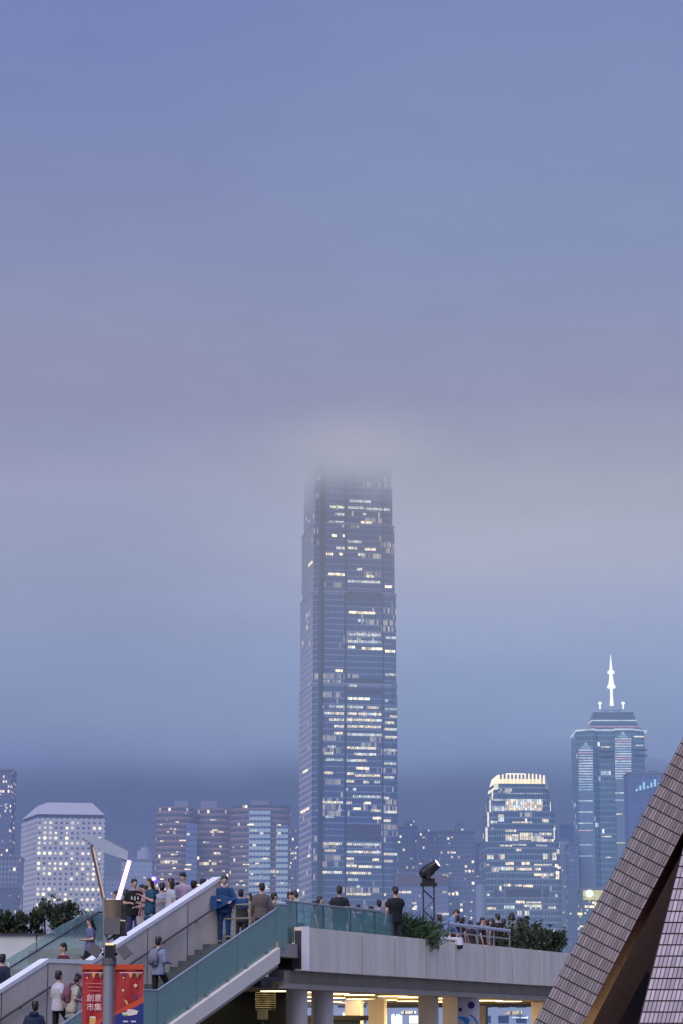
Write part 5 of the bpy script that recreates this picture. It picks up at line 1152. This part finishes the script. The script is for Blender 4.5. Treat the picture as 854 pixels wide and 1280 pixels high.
    KS(e).build('eyes', eyem, body_o, local=True); e = MB(); e.ell(hc + RH @ Vector((0, -.093, -.062)), (.021, .007, .007), RH, 8, 6); KS(e).build('lips', lipm, body_o, local=True)
    # top
    tp = MB(); ring_body(tp, .024, .8, 1.44)
    for s in (-1, 1):
        e1 = el[s] if sleeve == 'long' else sh[s].lerp(el[s], .62)
        tp.cap(sh[s], e1, .062, .064 if sleeve == 'short' else .055)
        if sleeve == 'long': tp.cap(el[s], el[s].lerp(wr[s], .93), .056, .044)
    if hood: tp.ell(TR((0, .1, 1.47)), (.12, .08, .07), None, 12, 8)
    mm = remesh(KS(tp), .019, cloth(top), 'top', 2); o = bpy.data.objects.new('hoodie' if hood else ('jacket' if sleeve == 'long' else 'shirt'), mm); COL.objects.link(o); o.parent = r
    bt_ = MB()
    if skirt:
        for z, rr1 in ((.95, .17), (.85, .19), (.7, .21), (.55, .23), (.42, .25)): bt_.ell((0, 0, z), (rr1, rr1 * .8, .09), None, 16, 6)
    else:
        bt_.ell((0, 0, .9), (.17 * wide, .125 * wide, .1), None, 14, 8)
        for s in (-1, 1): bt_.cap(hip[s], kn[s], .098, .074); bt_.cap(kn[s], kn[s].lerp(an[s], .85), .072, .062)
    mm = remesh(KS(bt_), .02, cloth(bot), 'trousers', 1); o = bpy.data.objects.new('skirt' if skirt else 'trousers', mm); COL.objects.link(o); o.parent = r
    for s in (-1, 1):
        z = MB(); z.ell(an[s] + Vector((0, -.06, -.045)), (.048, .13, .042), None, 12, 8); z.ell(an[s] + Vector((0, .01, -.02)), (.045, .05, .05), None, 10, 6); KS(z).build('shoe', sho2 if shoe else shoem, r, local=True)
    hb = MB()
    if cap:
        hb2 = MB(); hb2.ell(hc + RH @ Vector((0, .01, .045)), (.088, .106, .082), RH, 14, 8); hb2.ell(hc + RH @ Vector((0, -.12, .045)), (.07, .07, .01), RH, 12, 6); KS(hb2).build('cap', cloth(cap), r, local=True)
    rr = random.Random(hash(label) % 1000 if False else len(label) * 13 + int(h * 100))
    hb.ell(hc + RH @ Vector((0, .016, .034)), (.086, .1, .1), RH, 16, 10); hb.ell(hc + RH @ Vector((0, .045, -.02)), (.078, .07, .085), RH, 12, 8)
    for j in range(9): a = j * .7; hb.ell(hc + RH @ Vector((.05 * math.cos(a), .02 + .055 * math.sin(a), .095 + rr.uniform(-.01, .012))), (.03, .035, .025), RH, 8, 6)
    if hair == 'bun': hb.ell(hc + RH @ Vector((0, .09, .09)), (.05, .05, .05), RH, 10, 8)
    if hair in ('long', 'vlong'):
        L = .42 if hair == 'vlong' else .26
        for s in (-1, 0, 1): hb.cap(hc + RH @ Vector((s * .052, .04, .02)), hc + RH @ Vector((s * .055, .085, -L)), .05, .035)
        for s in (-1, 1): hb.cap(hc + RH @ Vector((s * .07, .0, .02)), hc + RH @ Vector((s * .075, .03, -L * .7)), .028, .022)
    if hair == 'bob':
        for s in (-1, 1): hb.cap(hc + RH @ Vector((s * .07, 0, .03)), hc + RH @ Vector((s * .08, .01, -.1)), .034, .03)
        hb.cap(hc + RH @ Vector((0, .06, .03)), hc + RH @ Vector((0, .075, -.1)), .07, .06)
    if not cap or hair != 'short':
        mm = remesh(KS(hb), .014, hairm, 'hair', 1); o = bpy.data.objects.new('hair', mm); COL.objects.link(o); o.parent = r
    r['_h'] = h
    def LOC(p): return Matrix.Translation(Vector(loc)) @ Matrix.Rotation(face, 4, 'Z') @ (Vector(p) * k)
    info = dict(wr={s: LOC(wr[s] + (wr[s] - el[s]).normalized() * .09) for s in (-1, 1)}, back=LOC(TR((0, .17, 1.25))), chest=LOC(TR((0, -.14, 1.28))), LOC=LOC, TR=TR, k=k, face=face, hc=LOC(hc), root=r)
    del r['_h']
    return info
def faceto(dx, dy): return math.atan2(dx, -dy)      # angle that turns the figure (front = -Y) to look along (dx, dy)
UP = faceto(U.x, U.y); DOWN = faceto(-U.x, -U.y); AWAY = faceto(0, 1); CAMW = faceto(0, -1); LEFT = faceto(-1, -.3); RIGHT = faceto(1, -.2)

def on_stair(px, w, py=1200):
    r = ray(px, py); k = r.x / r.y; o = A0 + N * w
    t_ = (o.x - k * o.y) / (U.x - k * U.y)
    if t_ > 0:
        if t_ < 4.4: z = 2.55 - .15 * (math.floor(t_ / .3143) + 1)
        elif t_ < 5.9: z = .45
        else: z = max(-1.6, .45 - .15 * (math.floor((t_ - 5.9) / .3143) + 1))
    else: z = 2.55
    return SP_(t_, w, z), t_
def on_deck(px, py, h, extra=0):
    D = (h + 2.55) / K(py); q = W(px, py, D); return Vector((q.x, D, E + 2.55))
SG, DG = 'people on and around the staircase', 'people standing on the footbridge deck'
def backpack(label, inf, rgb, side=0):
    q = inf['back']; r = T('backpack', label, 'backpack', q, None, inf['face']); k = inf['k']
    b = MB(); b.ell((0, .03, -.02), (.15, .09, .21), None, 14, 10); b.box((-.11, -.04, -.2), (.11, .06, .1)); me = remesh(b, .018, cloth(rgb), 'bag', 3); o = bpy.data.objects.new('bag', me); COL.objects.link(o); o.parent = r
    b = MB(); b.ell((0, .12, -.09), (.1, .035, .09), None, 12, 8); b.build('front_pocket', cloth(tuple(int(c * .85) for c in rgb)), o, local=True)
    for s in (-1, 1):
        b = MB(); P = [(s * .1, -.03, .16), (s * .11, -.12, .22), (s * .12, -.25, .16), (s * .13, -.3, .0), (s * .13, -.24, -.14), (s * .11, -.08, -.2)]
        for a, c in zip(P, P[1:]): b.cap(a, c, .018, .018)
        b.build('strap', cloth(tuple(int(c * .8) for c in rgb)), r, local=True)
    return r
def phone(label, inf, s):
    q = inf['wr'][s]; b = MB(); M = Matrix.Translation(q + Vector((0, 0, .03))) @ Matrix.Rotation(inf['face'], 4, 'Z') @ Matrix.Rotation(R(-20), 4, 'X'); b.box((-.037, -.006, -.075), (.037, .006, .075), M)
    r = T('phone', label, 'phone', q); bo_ = b.build('body', blk, r); b2 = MB(); b2.box((-.033, .0065, -.07), (.033, .008, .07), M); b2.build('screen', glow('phone_screen', (.7, .8, 1), .5), bo_)

q, t_ = on_stair(198, 1.2)
i = person('person in a pale blue jacket with a grey backpack climbing the near stairs', q, UP, 1.70, (150, 164, 196), (30, 34, 42), sleeve='long', armL='bent', armR='bent', legs='stair', group=SG, wide=1.06); backpack('grey backpack worn by the person in the pale blue jacket', i, (150, 146, 168))
q, t_ = on_stair(74, 1.2)
i = person('person in a loose white t-shirt climbing the lower stairs', q, faceto(.8, .6), 1.70, (224, 222, 236), (18, 20, 28), armR='bent', legs='stair', group=SG, wide=1.05); 
q2, t_ = on_stair(91, 1.75)
i = person('person with a hair bun in a cream dress on the lower stairs', q2, faceto(.9, .4), 1.62, (206, 202, 186), (160, 170, 160), hair='bun', fem=True, skirt=True, armL='bent', armR='bent', lean=12, group=SG); 
bp = backpack('dusty pink backpack beside the person in the cream dress', i, (150, 98, 116)); 
q, t_ = on_stair(45, 2.05)
person('person in a navy jacket at the foot of the stairs, seen from behind', q, AWAY, 1.72, (34, 50, 88), (30, 32, 40), sleeve='long', hood=True, group=SG)
q, t_ = on_stair(3, -2.0)
i = person('person in a dark jacket holding a phone out at the left edge', q, faceto(.5, .85), 1.74, (30, 44, 78), (30, 32, 40), sleeve='long', armR='reach', group=SG); phone('black phone held out by the person at the left edge', i, 1)
q, t_ = on_stair(79, -1.6)
i = person('person in a dark red t-shirt with yellow lettering coming down the stairs', q, faceto(-.75, -.65), 1.75, (112, 26, 40), (40, 42, 60), head=(12, 0), legs='walk', group=SG, wide=1.06)
b = MB()
for j in range(5): b.box((-.085 + j * .036, -.163, 1.24 + (j % 2) * .008), (-.06 + j * .036, -.158, 1.275))
b.build('shirt_lettering', mat('yellow_print', RGB(196, 150, 50), .7), i['root'], local=True)
q, t_ = on_stair(112, -2.6)
person('person with long dark hair in a lavender top coming down the stairs', q, LEFT, 1.60, (122, 124, 172), (26, 28, 44), hair='long', fem=True, armR='bent', armL='bent', group=SG, legs='walk')
q, t_ = on_stair(103, -.75)
person('person with shoulder-length hair whose face shows just above the stair wall', q, faceto(-.6, -.8), 1.56, (150, 40, 50), (40, 40, 60), hair='bob', fem=True, group=SG)

def back_crowd(px, py, h):      # standing on the upper level behind the dividing wall
    D = (h + 2.55) / K(py); zf = 2.55
    Dm = None
    w = -.55
    r = ray(px, py); k = r.x / r.y; o = A0 + N * w; t_ = (o.x - k * o.y) / (U.x - k * U.y); Dm = SP_(t_, w).y
    if D < Dm: D = Dm; zf = min(2.85, K(py) * D - h); zf = 2.85 if zf > 2.7 else 2.55
    return Vector((W(px, py, D).x, D, E + zf))
b = MB(); slab(b, [SP_(-.4, -.25), SP_(-3.2, -.25), SP_(-3.2, -2.2), SP_(-.4, -2.2)], E + 2.55, E + 2.85); b.build('raised_plinth', conc2, root_bridge)
i = person('person in a black t-shirt with three white printed figures', back_crowd(168, 1099, 1.80), faceto(.25, -.95), 1.80, (22, 24, 30), (66, 70, 120), armL='bent', armR='bent', head=(8, 10), group=SG)
for j in (-1, 0, 1):
    b = MB(); b.box((j * .085 - .016, -.152, 1.25 - .02 * (j == 0)), (j * .085 + .016, -.147, 1.31)); b.ell((j * .085, -.15, 1.325), (.014, .004, .016)); b.box((j * .085 - .028, -.152, 1.27), (j * .085 + .028, -.148, 1.285)); b.build('printed_figure', mat('white_print', RGB(214, 216, 210), .7), i['root'], local=True)
i = person('person with long hair in a teal dress under the violet light', back_crowd(188, 1098, 1.70), faceto(-.7, -.4), 1.70, (40, 92, 128), (40, 92, 128), hair='vlong', fem=True, skirt=True, armR='phone', armL='bent', head=(8, 0), group=SG)
hl = T('glowing_headband', 'glowing violet and white light worn on the hair of the teal-dressed person', 'light', i['hc'] + Vector((.12, -.02, .1)))
b = MB(); b.ell(i['hc'] + Vector((.10, -.04, .10)), (.055, .05, .05)); b.build('lamp', glow('headband_white', (.95, .85, 1), 1.6), hl); b = MB(); b.ell(i['hc'] + Vector((.08, .0, .07)), (.125, .05, .095)); b.build('halo_tube', glow('headband_violet', (.22, .08, .95), 1.1), hl)
i = person('person in a pale pink top holding a white tote bag', back_crowd(184, 1109, 1.58) + Vector((.05, -1.2, 0)), LEFT, 1.54, (206, 158, 158), (150, 34, 52), hair='long', fem=True, skirt=True, armL='bent', armR='bent', group=SG, sleeve='long')
tb = T('tote_bag', 'white tote bag with a long strap carried by the person in pink', 'bag', i['LOC']((.24, -.02, .85))); q = i['LOC']((.2, -.1, .84))
b = MB(); M = Matrix.Translation(q) @ Matrix.Rotation(R(15), 4, 'Z'); b.hexa([M @ Vector(p) for p in ((-.14, -.04, -.3), (.14, -.04, -.3), (.14, .04, -.3), (-.14, .04, -.3))], [M @ Vector(p) for p in ((-.18, -.02, 0), (.18, -.02, 0), (.18, .02, 0), (-.18, .02, 0))]); b.build('bag', cloth((214, 204, 206)), tb)
b = MB(); b.tube(M @ Vector((-.12, 0, 0)), M @ Vector((-.04, 0, .45)), .012, n=6); b.tube(M @ Vector((.12, 0, 0)), M @ Vector((-.04, 0, .45)), .012, n=6); b.build('strap', cloth((214, 204, 206)), tb)
person('small dark-haired person just behind the one in pale pink', back_crowd(194, 1112, 1.60), LEFT, 1.60, (196, 150, 150), (120, 40, 52), hair='long', fem=True, group=SG)
person('person in a light grey shirt partly hidden behind the long-haired ones', back_crowd(203, 1104, 1.66), faceto(-.2, .9), 1.66, (176, 184, 204), (60, 64, 80), group=SG)
person('person with long black hair in a white blouse on the upper level', back_crowd(213.5, 1098, 1.66), faceto(-.85, -.5), 1.66, (206, 212, 226), (60, 64, 90), hair='vlong', fem=True, armL='bent', group=SG)
person('tall person in a pale pink shirt looking down over the stair wall', back_crowd(229, 1087, 1.84), faceto(-.25, -.95), 1.84, (198, 178, 204), (60, 60, 84), sleeve='long', head=(24, 0), armL='bent', armR='bent', group=SG)
person('person whose dark hair alone shows above the top end of the stair wall', back_crowd(254, 1095, 1.72), AWAY, 1.72, (90, 94, 110), (50, 52, 70), group=SG)
person('dark figure half hidden behind the violet light tube', back_crowd(146, 1114, 1.62), LEFT, 1.62, (40, 40, 70), (34, 36, 50), fem=True, hair='long', group=SG)
q = on_deck(281, 1095, 1.76)
i = person('person in a wide blue rain jacket leaning on the brass-coloured railing', q, faceto(0, -1), 1.76, (26, 78, 132), (24, 70, 122), sleeve='long', armL='bent', armR='rail', group=SG, wide=1.08, head=(10, 0))
L0 = i['LOC']; b = MB(); NG = 22
def coatp(u_, v_):      # u_ along the rail, v_ over it: back edge, over the top, front edge
    fold = .035 * math.sin(u_ * 17) + .02 * math.sin(u_ * 41 + 1)
    x = -.36 + .98 * u_; drop = (.34 + .06 * math.sin(u_ * 9) - .16 * u_) * abs(v_ - .4) / .6
    return L0((x, -.2 - .16 * (v_ - .4) - fold * (.3 + abs(v_ - .4) * 1.4), 1.24 - drop + .03 * math.sin(u_ * 6) - .05 * u_))
for a_ in range(NG):
    for c_ in range(8): b.quad([coatp(a_ / NG, c_ / 8), coatp((a_ + 1) / NG, c_ / 8), coatp((a_ + 1) / NG, (c_ + 1) / 8), coatp(a_ / NG, (c_ + 1) / 8)], smooth=True)
b.build('draped_coat', cloth((26, 78, 132)), None, label='blue coat draped over the railing in front of the person in blue', cat='coat')
person('person in a brown-grey jacket facing the harbour behind the stair head', on_deck(327, 1104, 1.74), AWAY, 1.74, (112, 104, 104), (60, 60, 66), sleeve='long', group=DG, wide=1.06)
person('person with dark hair at the deck corner, head left of the white shirt', on_deck(363, 1115, 1.66), RIGHT, 1.66, (96, 100, 112), (60, 60, 70), group=DG)
person('person in a white shirt bending beside the glass at the deck corner', on_deck(375, 1113, 1.66), faceto(-.8, .4), 1.66, (200, 212, 220), (60, 70, 84), sleeve='long', lean=14, group=DG)
person('person in a brown top behind the glass screen, left of the dark t-shirt', on_deck(400, 1121, 1.62), faceto(.8, -.4), 1.62, (104, 92, 96), (120, 100, 84), fem=True, hair='long', armR='phone', group=DG)
person('person in a tan top turned sideways behind the glass screen', on_deck(393, 1127, 1.58), LEFT, 1.58, (134, 112, 104), (110, 92, 84), fem=True, hair='long', group=DG)
i = person('broad person in a dark t-shirt seen from behind through the glass', on_deck(424.5, 1108, 1.78), AWAY, 1.78, (34, 36, 48), (70, 66, 68), group=DG, wide=1.1, skin=1)
person('child in a grey top behind the glass screen', on_deck(443, 1137, 1.30), CAMW, 1.30, (96, 96, 108), (70, 72, 84), group=DG)
person('person in a light shirt with head bowed, left of the two dark heads', on_deck(474, 1125, 1.64), AWAY, 1.64, (120, 132, 148), (70, 74, 88), group=DG)
person('person in a grey shirt, right of the two heads beside the tall dark figure', on_deck(484, 1127.5, 1.62), AWAY, 1.62, (100, 108, 124), (70, 74, 88), group=DG)
i = person('tall person in a black t-shirt holding a phone up, seen from behind', on_deck(494.5, 1108.5, 1.86), faceto(-.35, .9), 1.86, (22, 24, 36), (52, 48, 56), armL='up', armR='down', group=DG, wide=1.06); phone('phone held up by the tall person in black', i, -1)
person('person in a pale blue striped jacket stooping over the long rail', on_deck(559, 1138, 1.40) + Vector((0, 1.5, 0)), faceto(.9, .2), 1.62, (128, 160, 204), (60, 64, 84), sleeve='long', lean=34, armL='rail', armR='rail', group=DG)
person('person in a grey top leaning at the rail right of the striped jacket', on_deck(578, 1147, 1.60), faceto(.6, .6), 1.60, (110, 112, 130), (60, 62, 74), group=DG, fem=True, hair='bob')
person('short person in a dark green top, left of the four by the rail', on_deck(598, 1153, 1.58), AWAY, 1.58, (58, 66, 62), (44, 46, 54), group=DG)
person('person in a pale top between the dark green top and the black t-shirt', on_deck(609, 1150, 1.62), AWAY, 1.62, (150, 158, 168), (60, 64, 76), group=DG)
i = person('person in a black t-shirt with an orange line across the back at the rail', on_deck(622, 1142.5, 1.74), AWAY, 1.74, (24, 24, 32), (34, 34, 40), group=DG, wide=1.05)
b = MB(); b.box((-.1, .145, 1.28), (.1, .15, 1.3)); b.build('shirt_print', mat('orange_print', RGB(190, 96, 50), .7), i['root'], local=True)
person('person in a light grey t-shirt at the right end of the rail', on_deck(640, 1141.5, 1.76), AWAY, 1.76, (138, 144, 150), (50, 52, 60), group=DG, hair='bob')
person('person in a dark dress at the right end of the rail, beside the bush', on_deck(650, 1147, 1.64), faceto(-.9, .2), 1.64, (84, 88, 100), (40, 42, 50), fem=True, hair='bob', group=DG)
person('small child at the parapet edge in front of the reedy bush', on_deck(540, 1161, .93), CAMW, .93, (60, 62, 70), (50, 50, 60), group=DG)
for px, py, h, tc, bc, fc, fem, lab in (
    (455, 1139, 1.55, (150, 150, 156), (70, 74, 90), AWAY, True, 'person in a pale grey top behind the glass, right of the child'),
    (464, 1133, 1.62, (84, 96, 120), (60, 62, 80), RIGHT, False, 'person in a slate blue top facing right behind the glass'),
    (507, 1141, 1.58, (44, 46, 60), (40, 42, 50), AWAY, True, 'person in dark clothes between the tall black t-shirt and the reedy bush'),
    (568, 1149, 1.52, (30, 32, 44), (34, 36, 44), LEFT, False, 'person in a black top just right of the striped jacket'),
    (588, 1151, 1.58, (60, 56, 70), (40, 42, 50), AWAY, True, 'person in a plum-grey top in the middle of the group by the rail'),
    (630, 1149, 1.62, (70, 76, 80), (36, 40, 46), AWAY, False, 'person in an olive-grey top between the orange-lined t-shirt and the grey t-shirt'),
    (414, 1127, 1.60, (166, 160, 160), (90, 84, 84), LEFT, True, 'person in an off-white top just left of the broad dark t-shirt'),
    (343, 1116, 1.66, (130, 118, 110), (70, 70, 76), RIGHT, False, 'person in a tan jacket above the corner of the teal glass')):
    person(lab, on_deck(px, py, h), fc, h, tc, bc, group=DG, fem=fem, hair='bob' if fem else 'short')
for px, py, h, tc, bc, fc, fem, lab in (
    (178, 1106, 1.66, (44, 50, 66), (40, 42, 56), LEFT, True, 'dark-clothed person between the printed t-shirt and the teal dress'),
    (221, 1103, 1.60, (70, 60, 74), (40, 42, 56), RIGHT, True, 'person in a dark plum top between the white blouse and the pink shirt'),
    (243, 1098, 1.66, (60, 66, 84), (40, 42, 56), AWAY, False, 'person in dark grey right of the tall one in the pink shirt'),
    (158, 1112, 1.60, (52, 50, 62), (40, 42, 56), AWAY, False, 'person in charcoal right of the violet tube, left of the printed t-shirt')):
    person(lab, back_crowd(px, py, h), fc, h, tc, bc, group=SG, fem=fem, hair='long' if fem else 'short')
for px, py, h, tc, bc, fc, fem, lab in (
    (301, 1112, 1.66, (52, 56, 66), (50, 50, 58), AWAY, False, 'person in dark grey between the blue raincoat and the brown-grey jacket'),
    (312, 1117, 1.58, (84, 74, 72), (50, 50, 58), LEFT, True, 'person in a dull brown top directly left of the brown-grey jacket'),
    (434, 1126, 1.60, (60, 64, 76), (50, 50, 58), RIGHT, True, 'person in dim grey between the broad dark t-shirt and the child'),
    (448, 1131, 1.58, (40, 44, 56), (50, 50, 58), AWAY, False, 'person in near-black standing just behind the child'),
    (572, 1144, 1.66, (36, 38, 48), (40, 40, 46), AWAY, False, 'taller person in black behind the two right of the striped jacket'),
    (603, 1147, 1.66, (46, 48, 60), (40, 40, 46), RIGHT, False, 'person in dark navy standing behind the dark green top'),
    (615, 1149, 1.62, (88, 70, 66), (40, 40, 46), LEFT, True, 'person in a rust-brown top just left of the orange-lined t-shirt'),
    (657, 1148, 1.66, (34, 36, 46), (40, 40, 46), AWAY, False, 'person in black at the far right of the crowd, next to the leafy bush'),
    (549, 1143, 1.58, (56, 58, 70), (40, 40, 46), AWAY, True, 'person in slate grey just left of the striped jacket, behind the reeds')):
    person(lab, on_deck(px, py, h), fc, h, tc, bc, group=DG, fem=fem, hair='bob' if fem else 'short')
